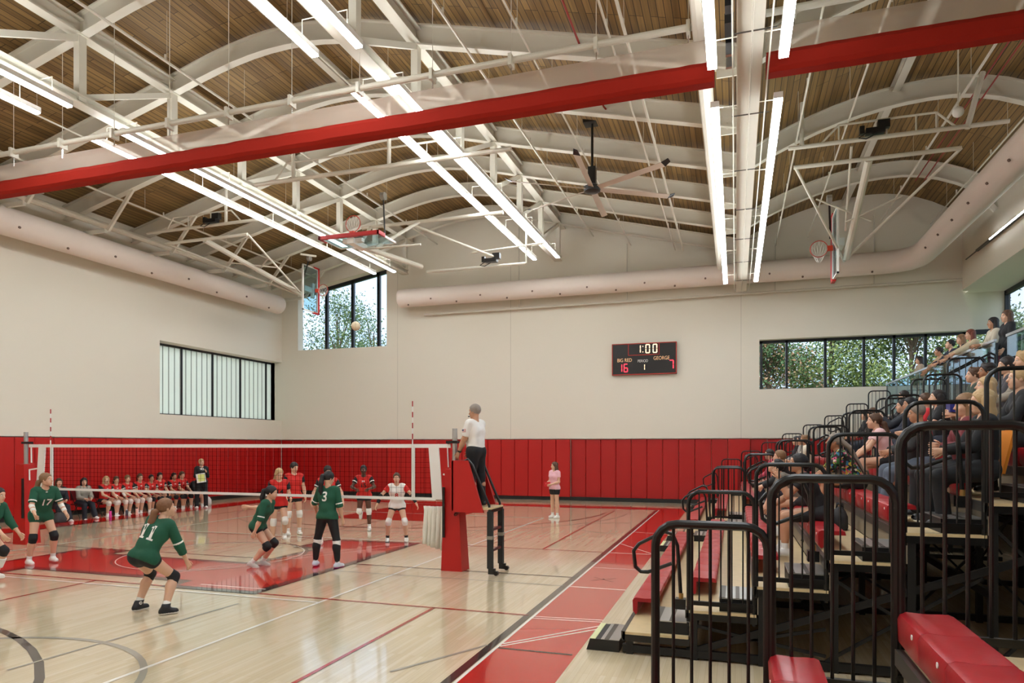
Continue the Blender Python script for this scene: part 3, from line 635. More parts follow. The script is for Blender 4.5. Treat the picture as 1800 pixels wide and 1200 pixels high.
for X,lab in ((-14.65,'red and white net antenna at the left end of the net'),(-5.65,'red and white net antenna at the right end of the net')):
    t=thing('net_antenna',lab,'net antenna',(X,YN-.03,1.25)); a=MB(); b_=MB()
    for i in range(10):
        zz=2.24+.1*i
        if i<8: (a if i%2 else b_).tube([(X,YN-.03,zz+.02),(X,YN-.03,zz+.12)],.012,mat('antenna_red',(170,40,40),.5) if i%2 else WHT,8)
    a.build('red_band',t); b_.tube([(X,YN-.03,1.27),(X,YN-.03,2.26)],.012,WHT,8); b_.build('white_rod',t)
# towel
q=MB(); n=30; v=[];fc=[]
for j in range(9):
    zz=1.14-.68*j/8
    for i in range(n+1):
        u=i/n; xx=-5.42+.42*u-(0.02*j/8)+.01*math.sin(j+i); v.append((xx,YN-.05+.035*math.sin(u*31+j*.25)+.02*math.sin(u*9),zz-(.12*u if j==8 else 0)))
for j in range(8):
    for i in range(n): fc.append((j*(n+1)+i,j*(n+1)+i+1,(j+1)*(n+1)+i+1,(j+1)*(n+1)+i))
q.add(v,fc,mat('white_towel',(232,226,212),.95,bump=.3,bscale=60)); o=q.build('towel',smooth=True); md=o.modifiers.new('s','SOLIDIFY'); md.thickness=.02; tag(o,'white towel hanging from the net cord beside the right post','towel')
# referee stand
RS=thing('referee_stand','red padded referee stand with black ladder at the right net post','referee stand',(-4.3,11.4,0))
q=MB(); q.prism([(-4.72,1.08),(-4.13,1.08),(-4.42,1.98),(-4.72,1.98)],.05,PAD,'y',11.02); q.build('side_pad',RS)
q=MB(); q.prism([(-4.72,1.08),(-4.13,1.08),(-4.42,1.98),(-4.72,1.98)],.05,PAD,'y',11.72); q.build('side_pad',RS)
MB().box(-4.74,11.02,1.1,-4.69,11.77,1.98,PAD).build('front_pad',RS)
for yy in (11.1,11.66):
    MB().tube([(-4.62,yy,1.9),(-4.45,yy,2.0),(-4.36,yy,1.9),(-4.05,yy,1.2),(-4.03,yy,.1)],.022,BLK,10).build('hand_rail',RS,smooth='auto')
    MB().box(-4.075,yy-.045,.12,-3.985,yy+.045,1.1,mat('black_foam',(34,34,32),.7)).build('leg_foam',RS)
    MB().box(-4.08,yy-.048,.62,-3.98,yy+.048,.68,mat('grey_tape',(140,134,120),.5)).build('grey_band',RS)
    q=MB(); q.box(-4.06,yy-.03,.02,-3.94,yy+.03,.12,BLK); q.tube([(-3.92,yy-.03,.04),(-3.92,yy+.03,.04)],.04,BLK,12); q.build('caster',RS)
for zz in (.42,.78): MB().bar((-4.03,11.1,zz),(-4.03,11.66,zz),.05,.04,mat('maroon_rung',(86,30,30),.5)).build('rung',RS)
MB().box(-4.66,11.06,1.13,-4.0,11.7,1.17,BLWOOD).box(-4.05,11.06,1.08,-4.0,11.7,1.14,BLK).build('platform',RS)
q=MB(); q.tube([(-4.6,11.08,1.1),(-4.78,11.3,1.0)],.03,BLK,8); q.tube([(-4.6,11.68,1.1),(-4.78,11.45,1.0)],.03,BLK,8); q.build('post_bracket',RS)
# ---------------------------------------------------------------- bleachers
DK=[0,.24,.52,.81,1.11,1.41,1.71,2.01,2.40,2.82,3.3]
def Xr(n): return -1.16+.67*(n-1)
def rail_loop(m,x0,x1,z0,z1,y,r=.021,nb=4,bott=None,post=True,rc=.13):
    P=[(x0,y,z0),(x0,y,z1-rc)]+[(x0+rc-rc*math.cos(a),y,z1-rc+rc*math.sin(a)) for a in (R(22),R(45),R(68))]+[(x0+rc,y,z1),(x1-rc,y,z1)]+[(x1-rc+rc*math.sin(a),y,z1-rc+rc*math.cos(a)) for a in (R(22),R(45),R(68))]+[(x1,y,z1-rc),(x1,y,z0)]
    m.tube(P,r,BLK,10)
def bench_mesh(x,z,y0,y1):
    # row of moulded seat modules along y
    n=max(1,round((y1-y0)/.457)); w=(y1-y0)/n; m=MB()
    pr=[(x+.035,z-.2),(x+.005,z-.16),(x,z-.04),(x+.012,z-.012),(x+.04,z),(x+.15,z-.006),(x+.25,z),(x+.275,z-.01),(x+.285,z-.05),(x+.265,z-.05),(x+.06,z-.05),(x+.055,z-.19)]
    K=len(pr)
    for i in range(n):
        a=y0+i*w; L=[(a+.002,.975),(a+.012,1),(a+w*.5,1.012),(a+w-.012,1),(a+w-.002,.975)]; v=[];f=[]
        cx,cz=x+.14,z-.06
        for yy,s_ in L: v+=[(cx+(p-cx)*s_,yy,cz+(q-cz)*s_) for p,q in pr]
        for j in range(len(L)-1):
            for k in range(K): f.append((j*K+k,j*K+(k+1)%K,(j+1)*K+(k+1)%K,(j+1)*K+k))
        f+=[tuple(range(K)),tuple((len(L)-1)*K+k for k in range(K))[::-1]]
        m.add(v,f,SEATM)
        m.tube([(x-.002,a+.09,z-.05),(x-.006,a+.09,z-.05)],.014,WHT,10)
    return m
def bank(label,Y0,Y1,aisles,rails,loops,rows=9,rr=.021):
    t=thing('bleacher_bank',label,'bleachers',(Xr(1),(Y0+Y1)/2,0))
    segs=[];a=Y0
    for (p,q) in aisles:
        if p-a>.3: segs.append((a,p))
        a=q
    if Y1-a>.3: segs.append((a,Y1))
    for n in range(1,rows+1):
        x,z=Xr(n),DK[n]; x1=Xr(n+1)
        m=MB(); m.box(x,Y0,z-.03,x1+.02,Y1,z,BLWOOD); m.box(x-.012,Y0,z-.085,x+.03,Y1,z+.004,DALU if n<9 else DALU); 
        for yy in (Y0,Y1-.03): m.box(x,yy,z-.1,x1+.03,yy+.03,z-.028,BLK)
        m.build('deck',t)
        if n>1: MB().box(x+.03,Y0+.01,DK[n-1],x+.04,Y1-.01,z-.05,mat('riser_panel',(150,138,118),.6)).build('riser',t)
        for (p,q) in segs: 
            if n<rows or True: bench_mesh(x,z+.21,p+.02,q-.02).build('bench',t,smooth='auto')
        for (p,q) in aisles:
            X0,Z0=(x1-.34,z) if n<rows else (x1-.34,z); h=(DK[n+1]-z)/2 if n+1<len(DK) else .2
            s_=MB(); s_.box(X0,p+.06,Z0,x1+.02,q-.06,Z0+h-.01,RUBBER); s_.box(X0-.005,p+.05,Z0+h-.012,x1+.02,q-.05,Z0+h,ALU); s_.box(X0+.0,p+.05,Z0+h,X0+.06,q-.05,Z0+h+.003,DALU); s_.box(X0+.16,p+.05,Z0+h,X0+.2,q-.05,Z0+h+.003,DALU)
            s_.build('aisle_step',t)
    for (p,q) in aisles:
        s_=MB(); s_.add([(-1.56,p+.03,0.0),(-1.2,p+.03,0),(-1.2,q-.03,0),(-1.56,q-.03,0),(-1.52,p+.03,.125),(-1.2,p+.03,.125),(-1.2,q-.03,.125),(-1.52,q-.03,.125)],[(0,3,2,1),(4,5,6,7),(0,1,5,4),(1,2,6,5),(2,3,7,6),(3,0,4,7)],RUBBER)
        s_.box(-1.52,p+.03,.125,-1.46,q-.03,.13,mat('pale_strip',(214,214,160),.5)); s_.box(-1.4,p+.03,.125,-1.2,q-.03,.13,ALU); s_.box(-1.36,p+.03,.13,-1.31,q-.03,.133,DALU); s_.build('floor_step',t)
    # understructure
    for yy in frange(Y0+.04,Y1-.04,max(1,round((Y1-Y0)/2.4))):
        m=MB()
        for n in range(1,rows+1):
            x=Xr(n)+.04; m.box(x,yy-.035,0,x+.07,yy+.035,DK[n]-.08,DBLK)
        m.box(Xr(1),yy-.03,.02,Xr(rows+1),yy+.03,.1,DBLK)
        for n in range(2,rows,2): m.bar((Xr(n),yy,.1),(Xr(n+2),yy,DK[n]-.1),.03,.03,DBLK); m.bar((Xr(n),yy,DK[n]-.15),(Xr(n+2),yy,.15),.03,.03,DBLK)
        m.bar((Xr(2),yy,.06),(Xr(rows+1),yy,DK[rows]-.75),.04,.07,DBLK)
        m.build('support_frame',t)
    m=MB()
    for n in range(2,rows+1,2): m.box(Xr(n)+.04,Y0,DK[n]*.5-.04,Xr(n)+.09,Y1,DK[n]*.5+.04,DBLK); 
    m.build('cross_beam',t)
    # guard rails
    for (y,n0,n1) in rails:
        for n in range(n0,n1+1):
            x0,x1=Xr(n)+.02,Xr(n+1)+.03; z0=DK[n]-.12; z1=DK[n]+1.24
            m=MB(); rail_loop(m,x0,x1-.03,z0,z1,y,rr); g=m.build('guard_rail',t,smooth='auto')
            b_=MB(); b_.box(x0,y-.018,DK[n]+.055,x1-.03,y+.018,DK[n]+.1,BLK)
            for i in range(1,6): xx=x0+(x1-.03-x0)*i/6; b_.tube([(xx,y,DK[n]+.09),(xx,y,z1)],rr*.42,BLK,6)
            o=b_.build('baluster_panel'); o.parent=g; 
    for (y,ns) in loops:
        for n in ns:
            x=Xr(n)-.08; z=DK[n]; m=MB()
            P=[(x,y,z+.0),(x-.02,y,z+.35),(x-.04,y,z+.62),(x-.09,y,z+.74),(x-.18,y,z+.77),(x-.46,y,z+.62),(x-.52,y,z+.54),(x-.50,y,z+.36),(x-.44,y,z+.31),(x-.36,y,z+.31),(x-.10,y,z+.42)]
            m.tube(P,.021,BLK,10); h=m.build('handrail',t,smooth='auto')
            k=MB(); k.box(x-.06,y-.06,z-.07,x+.05,y+.06,z+.04,BLK); k.tube([(x,y,z+.03),(x,y,z+.1)],.026,mat('brass_pin',(190,150,90),.3,.8),10); o=k.build('socket'); o.parent=h
    return t
bank('near bleacher bank with red seats at the lower right corner',-4.0,4.3,[(-1.6,-.8)],[(4.28,2,6)],[(-1.2,(2,4,6))],rr=.027)
bank('middle bleacher bank of red benches with a stepped aisle at its near end',7.36,15.45,[(7.36,8.09),(14.7,15.45)],[(7.38,2,6),(15.43,2,8)],[(7.72,(2,4,6,8)),(15.1,(2,4,6,8))])
bank('farthest bleacher bank of red benches by the scoreboard wall',16.4,25.4,[(16.4,17.15),(24.65,25.4)],[(16.42,2,9),(25.38,2,9)],[(16.8,(2,4,6,8)),(25.0,(2,4,6,8))])
# concourse behind
m=MB(); m.box(5.02,YF,3.1,8.95,27.3,3.3,mat('concrete_floor',(170,164,154),.5)); m.box(4.95,YF,2.4,5.05,27.3,3.3,WALL); struct(m.build('floor_concourse'))
m=MB(); m.box(4.95,25.5,0,5.05,27.25,2.42,WALL); struct(m.build('wall_concourse'))
def guard(y0,y1,label):
    t=thing('glass_guard',label,'glass railing',(5.1,(y0+y1)/2,3.3)); n=max(1,round((y1-y0)/1.5))
    for i in range(n):
        a=y0+(y1-y0)*i/n; MB().box(5.09,a+.012,3.2,5.105,y0+(y1-y0)*(i+1)/n-.012,4.4,TGLASS).build('glass_panel',t)
    MB().box(5.07,y0,4.39,5.125,y1,4.44,ALU).build('top_rail',t)
    m=MB()
    for i in range(n+1): a=y0+(y1-y0)*i/n; m.box(5.1,a-.02,3.1,5.14,a+.02,4.36,BLK if i in(0,n) else ALU)
    m.build('post',t)
guard(16.5,27.2,'glass railing with a metal top rail above the farthest bleacher bank'); guard(2.0,15.85,'glass railing starting at the right edge above the middle bleacher bank')
# stair rails up to the concourse
t=thing('stair_rail','pair of black sloping stair rails rising to the glass railing','handrail',(4.6,16.45,2.82))
for y in (16.45,17.15):
    m=MB(); m.tube([(4.15,y,2.82),(4.15,y,3.55),(4.25,y,3.72),(5.0,y,4.15),(5.08,y,4.1),(5.08,y,3.3)],.021,BLK,10); m.build('rail_bar',t,smooth='auto')
m=MB(); m.box(4.55,16.5,2.82,5.0,17.1,3.06,RUBBER); tag(m.build('stair_step'),'black step up to the concourse at the top of the far aisle','step')
# ---------------------------------------------------------------- things on the bleachers
def bag(name,label,cat,c,s,col,strap=True):
    t=thing(name,label,cat,c); x,y,z=c; a,b_,h=s; m_=mat(name+'_cloth_%d'%col[0],col,.75,bump=.2,bscale=30)
    q=MB(); n=14; v=[];fc=[]; prof=[(0,.86),(.12,1),(.6,.96),(.85,.7),(1,.34)]
    for hz,k in prof:
        for i in range(n):
            an=2*math.pi*i/n; ca,sa=math.cos(an),math.sin(an); e=.6
            v.append((x+a/2*k*math.copysign(abs(ca)**e,ca),y+b_/2*k*math.copysign(abs(sa)**e,sa),z+h*hz))
    for j in range(len(prof)-1):
        for i in range(n): fc.append((j*n+i,j*n+(i+1)%n,(j+1)*n+(i+1)%n,(j+1)*n+i))
    fc+=[tuple(range(n))[::-1],tuple((len(prof)-1)*n+i for i in range(n))]
    q.add(v,fc,m_); q.build('bag_body',t,smooth='auto')
    if strap: MB().tube([(x-a*.2,y,z+h*.95),(x-a*.15,y,z+h*1.15),(x+a*.15,y,z+h*1.15),(x+a*.2,y,z+h*.95)],.014,m_,8).build('handle',t,smooth=True)
bag('tote_bag','brown tote bag at the right edge beside the blonde spectator in black','bag',(Xr(7)+.18,8.35,2.225),(.3,.34,.36),(110,84,64))
bag('backpack','patterned backpack on the deck by the pink-shirted girl\'s feet','bag',(Xr(5)+.38,11.75,1.415),(.28,.3,.38),(104,98,80))
bag('backpack','dark grey backpack on the step beside the grey-haired man','bag',(Xr(4)+.48,10.1,1.115),(.2,.28,.3),(40,40,42))
t=thing('stadium_seat','orange folding stadium seat under the smiling woman in maroon','seat cushion',(Xr(6)+.2,8.2,1.92))
m=MB(); OR=mat('orange_cloth',(232,140,30),.6); m.box(Xr(6)-.03,8.2,1.925,Xr(6)+.4,8.78,1.97,OR); m.build('cushion',t)
m=MB(); m.add([(Xr(6)+.40,8.2,1.95),(Xr(6)+.43,8.2,1.95),(Xr(6)+.43,8.78,1.95),(Xr(6)+.40,8.78,1.95),(Xr(6)+.5,8.2,2.4),(Xr(6)+.53,8.2,2.4),(Xr(6)+.53,8.78,2.4),(Xr(6)+.5,8.78,2.4)],[(0,3,2,1),(4,5,6,7),(0,1,5,4),(1,2,6,5),(2,3,7,6),(3,0,4,7)],OR); m.build('backrest',t)
# ---------------------------------------------------------------- trees outside
LEAF=[mat('leaf_green',(94,118,76),.85,var=.2,vscale=2),mat('leaf_yellow_green',(138,148,86),.85,var=.2,vscale=2),mat('leaf_russet',(180,140,106),.8,var=.3,vscale=2)]
BARK=mat('bark',(96,78,62),.9)
def tree(x,y,h,rad,nleaf,lm,label,squash=1.15,seed=0,leaf=.085,low=.25):
    rs=np.random.RandomState(seed); t=thing('leafy_tree',label,'tree',(x,y,-.15))
    m=MB(); m.tube([(x,y,-.15),(x+.1,y,h*.35),(x-.1,y,h*.6),(x,y,h*.9)],[.22,.17,.1,.03],BARK,8)
    bl=[]
    for i in range(26):
        a=rs.rand()*6.28; zz=h*(low+(1-low)*rs.rand()); k=math.sin(math.pi*min(1,max(.12,(zz/h-low)/(1-low)*.92+.06)))**.7
        e=Vector((x+math.cos(a)*rad*k*(.4+.6*rs.rand()),y+math.sin(a)*rad*k*(.4+.6*rs.rand()),zz)); s_=Vector((x,y,zz*.72))
        m.tube([s_,(s_+e)/2+Vector((0,0,.15)),e],[.06,.035,.012],BARK,5); bl.append(e)
    m.build('trunk',t)
    C_=[]; cl=nleaf//26
    for e in bl:
        p=rs.normal(0,1,(cl,3)); p*=np.array([rad*.22,rad*.22,rad*.16]); C_.append(p+np.array(e))
    C_=np.vstack(C_); n=len(C_); u=rs.normal(0,1,(n,3)); u/=np.linalg.norm(u,axis=1)[:,None]; w_=rs.normal(0,1,(n,3)); w_-=u*(w_*u).sum(1)[:,None]; w_/=np.linalg.norm(w_,axis=1)[:,None]
    s_=leaf*(.6+.8*rs.rand(n))[:,None]; V=np.stack([C_-u*s_,C_+w_*s_*.5,C_+u*s_,C_-w_*s_*.5],1).reshape(-1,3)
    me=bpy.data.meshes.new('foliage'); me.from_pydata(V.tolist(),[],[(4*i,4*i+1,4*i+2,4*i+3) for i in range(n)])
    for q in lm: me.materials.append(q)
    me.polygons.foreach_set('material_index',rs.choice(len(lm),n,p=[.75,.25] if len(lm)==2 else None).tolist())
    o=bpy.data.objects.new('foliage',me); COL.objects.link(o); attach(o,t)
G,YG,RU=LEAF
tree(-28.6,45,13.6,3.6,9000,[G,YG],'green leafy tree outside the corner window',seed=1,low=.35)
tree(-24.4,43,11.4,2.2,3600,[G,YG],'lower green tree at the right side of the corner window',seed=2,low=.4)
for i,(x,y,h,r,lm,lab) in enumerate([(2.0,44,9.5,3.0,[G,RU],'russet-tinged tree outside the left panes of the strip window'),(5.6,46,11.5,3.6,[YG,G],'broad yellow-green tree outside the strip window'),(9.8,45,12,3.6,[YG,G],'tall yellow-green tree outside the middle of the strip window'),(13.4,47,11,3.2,[G,YG],'dark green tree outside the right panes of the strip window'),(17.5,50,9.2,3.4,[G,YG],'low green tree seen behind the standing spectators'),(4.0,52,8,3.6,[RU,G],'reddish bush-like tree far outside the strip window'),(24,34,13,4,[G,YG],'green tree outside the glazed right wall'),(23,24,13,4,[YG,G],'yellow-green tree outside the middle of the glazed right wall')]):
    tree(x,y,h,r,22000,lm,lab,seed=10+i,leaf=.095,low=.06)
#PART3
# ---------------------------------------------------------------- people
def snet(F,o,h):
    nx,ny,nz=F.shape; S=F<0
    c=np.zeros((nx-1,ny-1,nz-1),int); idx=[(a,b_,d) for a in(0,1) for b_ in(0,1) for d in(0,1)]
    g=lambda A,a,b_,d: A[a:nx-1+a,b_:ny-1+b_,d:nz-1+d]
    for q in idx: c+=g(S,*q)
    act=(c>0)&(c<8); ids=-np.ones(act.shape,int); I=np.argwhere(act); 
    if len(I)==0: return [],[]
    ids[act]=np.arange(len(I)); acc=np.zeros((len(I),3)); cnt=np.zeros(len(I))
    for i in idx:
        for ax in range(3):
            if i[ax]: continue
            j=list(i); j[ax]=1
            A=g(F,*i)[act]; B=g(F,*j)[act]; mk=(A<0)!=(B<0); t=np.where(mk,A/np.where(mk,A-B,1),0)
            p=np.tile(np.array(i,float),(len(I),1)); p[:,ax]+=t; acc[mk]+=p[mk]; cnt[mk]+=1
    V=(I+acc/cnt[:,None])*h+np.array(o); Fc=[]
    for ax in range(3):
        u,w_=[(1,2),(2,0),(0,1)][ax]; sl=[slice(1,-1)]*3; sl[ax]=slice(0,-1); sl2=list(sl); sl2[ax]=slice(1,None)
        A=S[tuple(sl)];B=S[tuple(sl2)]; E_=np.argwhere(A!=B)
        if len(E_)==0: continue
        off=np.ones(3,int); off[ax]=0; P=E_+off; du=np.zeros(3,int);du[u]=1;dw=np.zeros(3,int);dw[w_]=1
        f4=[ids[tuple((P-du-dw).T)],ids[tuple((P-dw).T)],ids[tuple(P.T)],ids[tuple((P-du).T)]]
        Q=np.stack(f4,1); flip=~A[tuple(E_.T)]; Q[flip]=Q[flip][:,::-1]; Fc.append(Q)
    return V,np.vstack(Fc)
def smin(a,b_,k): 
    hh=np.clip(.5+.5*(b_-a)/k,0,1); return b_*(1-hh)+a*hh-k*hh*(1-hh)
def field(prims,h,infl=0,cuts=(),pad=.04):
    lo=np.full(3,1e9);hi=-lo
    for p in prims:
        for q,r in ((p[1],p[3]),(p[2],p[4])): lo=np.minimum(lo,np.array(q)-r-infl-pad);hi=np.maximum(hi,np.array(q)+r+infl+pad)
    n=np.ceil((hi-lo)/h).astype(int)+1; F=np.full(n,.1)
    ax=[lo[i]+h*np.arange(n[i]) for i in range(3)]
    for (ty,a,b_,ra,rb,k,*ex) in prims:
        a=np.array(a,float);b_=np.array(b_,float); m=max(ra,rb)+infl+.1
        i0=np.maximum(((np.minimum(a,b_)-m-lo)/h).astype(int),0); i1=np.minimum(((np.maximum(a,b_)+m-lo)/h).astype(int)+2,n)
        X,Y_,Z=np.meshgrid(*[ax[i][i0[i]:i1[i]] for i in range(3)],indexing='ij',sparse=True)
        if ty=='c':
            d=b_-a; L=d@d+1e-9; t=np.clip(((X-a[0])*d[0]+(Y_-a[1])*d[1]+(Z-a[2])*d[2])/L,0,1)
            dd=np.sqrt((X-a[0]-t*d[0])**2+(Y_-a[1]-t*d[1])**2+(Z-a[2]-t*d[2])**2)-(ra+(rb-ra)*t)-infl
        else: # ellipsoid: ex=(matrix rows, radii)
            M_,rd=ex; rd=np.array(rd)+infl; q=[(X-a[0])*M_[i][0]+(Y_-a[1])*M_[i][1]+(Z-a[2])*M_[i][2] for i in range(3)]
            k0=np.sqrt(sum((q[i]/rd[i])**2 for i in range(3))); k1=np.sqrt(sum((q[i]/rd[i]**2)**2 for i in range(3)))+1e-6; dd=k0*(k0-1)/k1
        sl=tuple(slice(i0[i],i1[i]) for i in range(3))
        F[sl]=np.maximum(F[sl],-dd) if k<0 else smin(F[sl],dd,k)
    if cuts:
        X,Y_,Z=np.meshgrid(*ax,indexing='ij',sparse=True)
        for (ty,p,q) in cuts:
            if ty=='p': F=np.maximum(F,(X-p[0])*q[0]+(Y_-p[1])*q[1]+(Z-p[2])*q[2])   # keep negative side
            else: F=np.maximum(F,q-np.sqrt((X-p[0])**2+(Y_-p[1])**2+(Z-p[2])**2))      # remove ball
    return F,lo
def blob(prims,h,infl=0,cuts=()):
    F,lo=field(prims,h,infl,cuts); F[0]=F[-1]=.1;F[:,0]=F[:,-1]=.1;F[:,:,0]=F[:,:,-1]=.1
    return snet(F,lo,h)
def npv(v): return np.array(v,float)
def ddir(a,b_,side): # a forward from straight down, b outward, side +1 left
    a,b_=R(a),R(b_); return npv((math.sin(a)*math.cos(b_),side*math.sin(b_),-math.cos(a)*math.cos(b_)))
def rotz(a): c_,s_=math.cos(a),math.sin(a); return np.array([[c_,-s_,0],[s_,c_,0],[0,0,1]])
def skinmat(k): return mat('skin_'+k,SKINS[k],.5,var=.06)
HAIRS={'brown':(88,60,40),'dark':(38,28,24),'black':(24,20,20),'blonde':(190,158,112),'auburn':(126,84,54),'grey':(140,128,116),'ltbrown':(134,100,68),'red':(110,52,34)}
def person(label,pos,yaw,lean=5,arms=((5,12,25,0),(5,12,25,0)),legs=((3,4,-3),(-3,4,-3)),seat=None,twist=0,side=0,
           head=(0,0),hair=('brown','short'),skin='light',shirt=None,pants=None,shoe=(230,228,224),sole=(240,238,232),sock=(236,234,228),knee=None,sleeve=.55,
           scale=1.0,fine=False,number=None,band=None,wrist=None,male=False,shirtlen=.02,name='person',group=None,stripe=None,extra=None,glasses=False,coarse=False,feet=None,hold=None,logo=None):
    base=npv(pos); W=rotz(R(yaw)); s=scale
    ln=R(lean); T=npv((math.sin(ln),math.sin(R(side)),math.cos(ln))); T/=np.linalg.norm(T)
    pel=npv((0,0,0)); sw=.185 if male else .165; hw=.09
    waist=pel+T*.14; chest=pel+T*.33; tw=R(twist); LAT=npv((-math.sin(tw),math.cos(tw),0)); LAT=LAT-T*(LAT@T); LAT/=np.linalg.norm(LAT); FW=np.cross(LAT,T)
    neck=pel+T*.50; J={}
    for i,sd in enumerate((1,-1)):
        J['sh',i]=pel+T*.455+LAT*sw*sd
        ua,uo,fa,fo=arms[i]
        RT=np.stack([FW,LAT,npv((0,0,1))],1)
        def dv(a,o): v_=ddir(a,o,sd); q=RT@v_; return q/np.linalg.norm(q)
        J['el',i]=J['sh',i]+dv(ua,uo)*.285; J['wr',i]=J['el',i]+dv(ua+fa if abs(fa)<200 else fa,fo)*.245; J['fd',i]=dv(ua+fa,fo)
        J['hp',i]=pel+npv((0,hw*sd,-.02)); th,ou,sh=legs[i]
        J['kn',i]=J['hp',i]+ddir(th,ou,sd)*.43; J['an',i]=J['kn',i]+ddir(th+sh if False else sh,ou*.3,sd)*.415
    hy,hp_=head; HW=rotz(R(hy)+0); c_,s_=math.cos(R(hp_)),math.sin(R(hp_)); HP=np.array([[c_,0,-s_],[0,1,0],[s_,0,c_]])
    HM=HW@HP                                   # columns: fwd, left, up of the head
    headc=neck+T*.07+npv((.02,0,.085)) if seat is not None or lean>20 else neck+T*.10+npv((.015,0,.06))
    mn=min(J['an',0][2],J['an',1][2])-.085
    off=npv((0,0,seat/ s -pos[2]/s+.10)) if seat is not None else npv((0,0,-mn))
    def G(p): return base+W@((npv(p)+off)*s)
    def GV(v): return W@npv(v)
    P={k:(G(v) if k[0]!='fd' else GV(v)) for k,v in J.items()}
    pelG,wG,cG,nG,hG=G(pel),G(waist),G(chest),G(neck),G(headc); TG=GV(T); LG=GV(LAT); FG=GV(FW)
    t=thing(name,label,'person',(float(base[0]),float(base[1]),float(base[2])),group)
    f=1.14 if male else .97; ff=s
    def c(a,b_,ra,rb,k=.04): return ('c',a,b_,ra*ff,rb*ff,k)
    hipL,hipR=P['hp',0],P['hp',1]
    torso=[c(hipL,hipR,.088*f,.088*f,.05),c(pelG+LG*.05,pelG-LG*.05,.094*f,.094*f),c(wG+LG*.045,wG-LG*.045,.088*f,.088*f,.06),
           c(wG+LG*.045,cG+LG*.075+FG*.01,.086*f,.098*f,.06),c(wG-LG*.045,cG-LG*.075+FG*.01,.086*f,.098*f,.06),c(cG+LG*.075,P['sh',0]-LG*.05,.095*f,.062,.06),c(cG-LG*.075,P['sh',1]+LG*.05,.095*f,.062,.06),c(P['sh',0],P['sh',1],.052,.052,.05)]
    if not male: torso+=[c(cG+LG*.07+FG*.06,cG+LG*.07+FG*.065+TG*.01,.055,.055,.04),c(cG-LG*.07+FG*.06,cG-LG*.07+FG*.065+TG*.01,.055,.055,.04)]
    else: torso+=[c(wG+FG*.05,wG+FG*.05-TG*.05,.11,.11,.06)]
    up=[[c(P['sh',i],P['el',i],.052*f,.040*f,.04)] for i in (0,1)]
    lo=[[c(P['el',i],P['el',i]*.6+P['wr',i]*.4,.040*f,.040*f,.03),c(P['el',i]*.6+P['wr',i]*.4,P['wr',i],.040*f,.026*f,.03)] for i in (0,1)]
    legU=[];legL=[]
    for i in (0,1):
        K,A,H_=P['kn',i],P['an',i],P['hp',i]; legU.append([c(H_,K,.088*f**.5,.056,.05)])
        cd=(A-K); cdn=cd/np.linalg.norm(cd); bk=-FG; bk=bk-cdn*(bk@cdn); calf=K+cd*.32+bk*.018*s
        legL.append([c(K,A,.052,.034,.03),c(K+cd*.08,calf,.05,.054,.04),c(calf,K+cd*.75,.054,.036,.04)])
    nk=[c(nG-TG*.03,hG-GV(HM[:,2])*.05*s-GV(HM[:,0])*.02*s,.056*f**.5,.05*f**.5,.04)]
    h=.017 if fine else (.024 if coarse else .02)
    # torso scale for depth is handled by the capsules
    V,Fq=blob(torso+up[0]+up[1]+lo[0]+lo[1]+legU[0]+legU[1]+legL[0]+legL[1]+nk,h)
    bm_=MB(); SK=skinmat(skin); bm_.add(V,Fq.tolist(),SK)
    # head
    HB=GV(HM[:,0]),GV(HM[:,1]),GV(HM[:,2]); hb=np.stack(HB,0)
    def HH(x,y_,z): return hG+(HB[0]*x+HB[1]*y_+HB[2]*z)*s*.93
    def el(p,r_,k): return ('e',HH(*p),HH(*p),max(r_)*s,max(r_)*s,k,hb,[q*s*.93 for q in r_])
    hd=[el((-.012,0,.035),(.100,.077,.095),.01),el((.022,0,-.04),(.072,.058,.078),.035),c(HH(.055,0,-.095),HH(.06,0,-.10),.026,.024,.03),c(HH(.088,0,.01),HH(.108,0,-.03),.009,.014,.015),
        c(HH(.068,.03,.035),HH(.068,-.03,.035),.02,.02,.02),c(HH(.05,.042,-.03),HH(.05,.04,-.04),.022,.022,.02),c(HH(.05,-.042,-.03),HH(.05,-.04,-.04),.022,.022,.02),
        el((.086,0,-.062),(.014,.025,.007),.008),el((.084,0,-.076),(.014,.022,.008),.008),el((-.008,.078,-.005),(.018,.010,.03),.008),el((-.008,-.078,-.005),(.018,.010,.03),.008),
        c(HH(-.02,0,-.05),nG*.5+hG*.5,.055,.05,.03)]
    V,Fq=blob(hd,(.0085 if fine else .011)*s); FL=Fq.tolist(); k=len(bm_.v); bm_.v+=[tuple(p) for p in V]; LP=mat('lips_'+skin,tuple(int(v*(.90,.74,.72)[i]) for i,v in enumerate(SKINS[skin])),.4)
    cen=V[Fq].mean(1); rel=(cen-hG)@hb.T/(s*.93); lip=(rel[:,0]>.082)&(abs(rel[:,1])<.022)&(rel[:,2]<-.057)&(rel[:,2]>-.080)
    a_,b2=bm_.mi(SK),bm_.mi(LP); bm_.f+=[tuple(k+q for q in f4) for f4 in FL]; bm_.m+=[b2 if l else a_ for l in lip]
    EW=mat('eye_white',(225,220,212),.2); ED=mat('eye_dark',(40,28,22),.15)
    for sd in (1,-1):
        bm_.ball(HH(.079,.031*sd,.010),.0125*s,EW,8,6); bm_.ball(HH(.0875,.031*sd,.010),.0062*s,ED,8,6)
        bm_.tube([HH(.086,.016*sd,.031),HH(.089,.032*sd,.035),HH(.078,.048*sd,.031)],.0042*s,mat('hair_'+hair[0],HAIRS[hair[0]],.55),5)
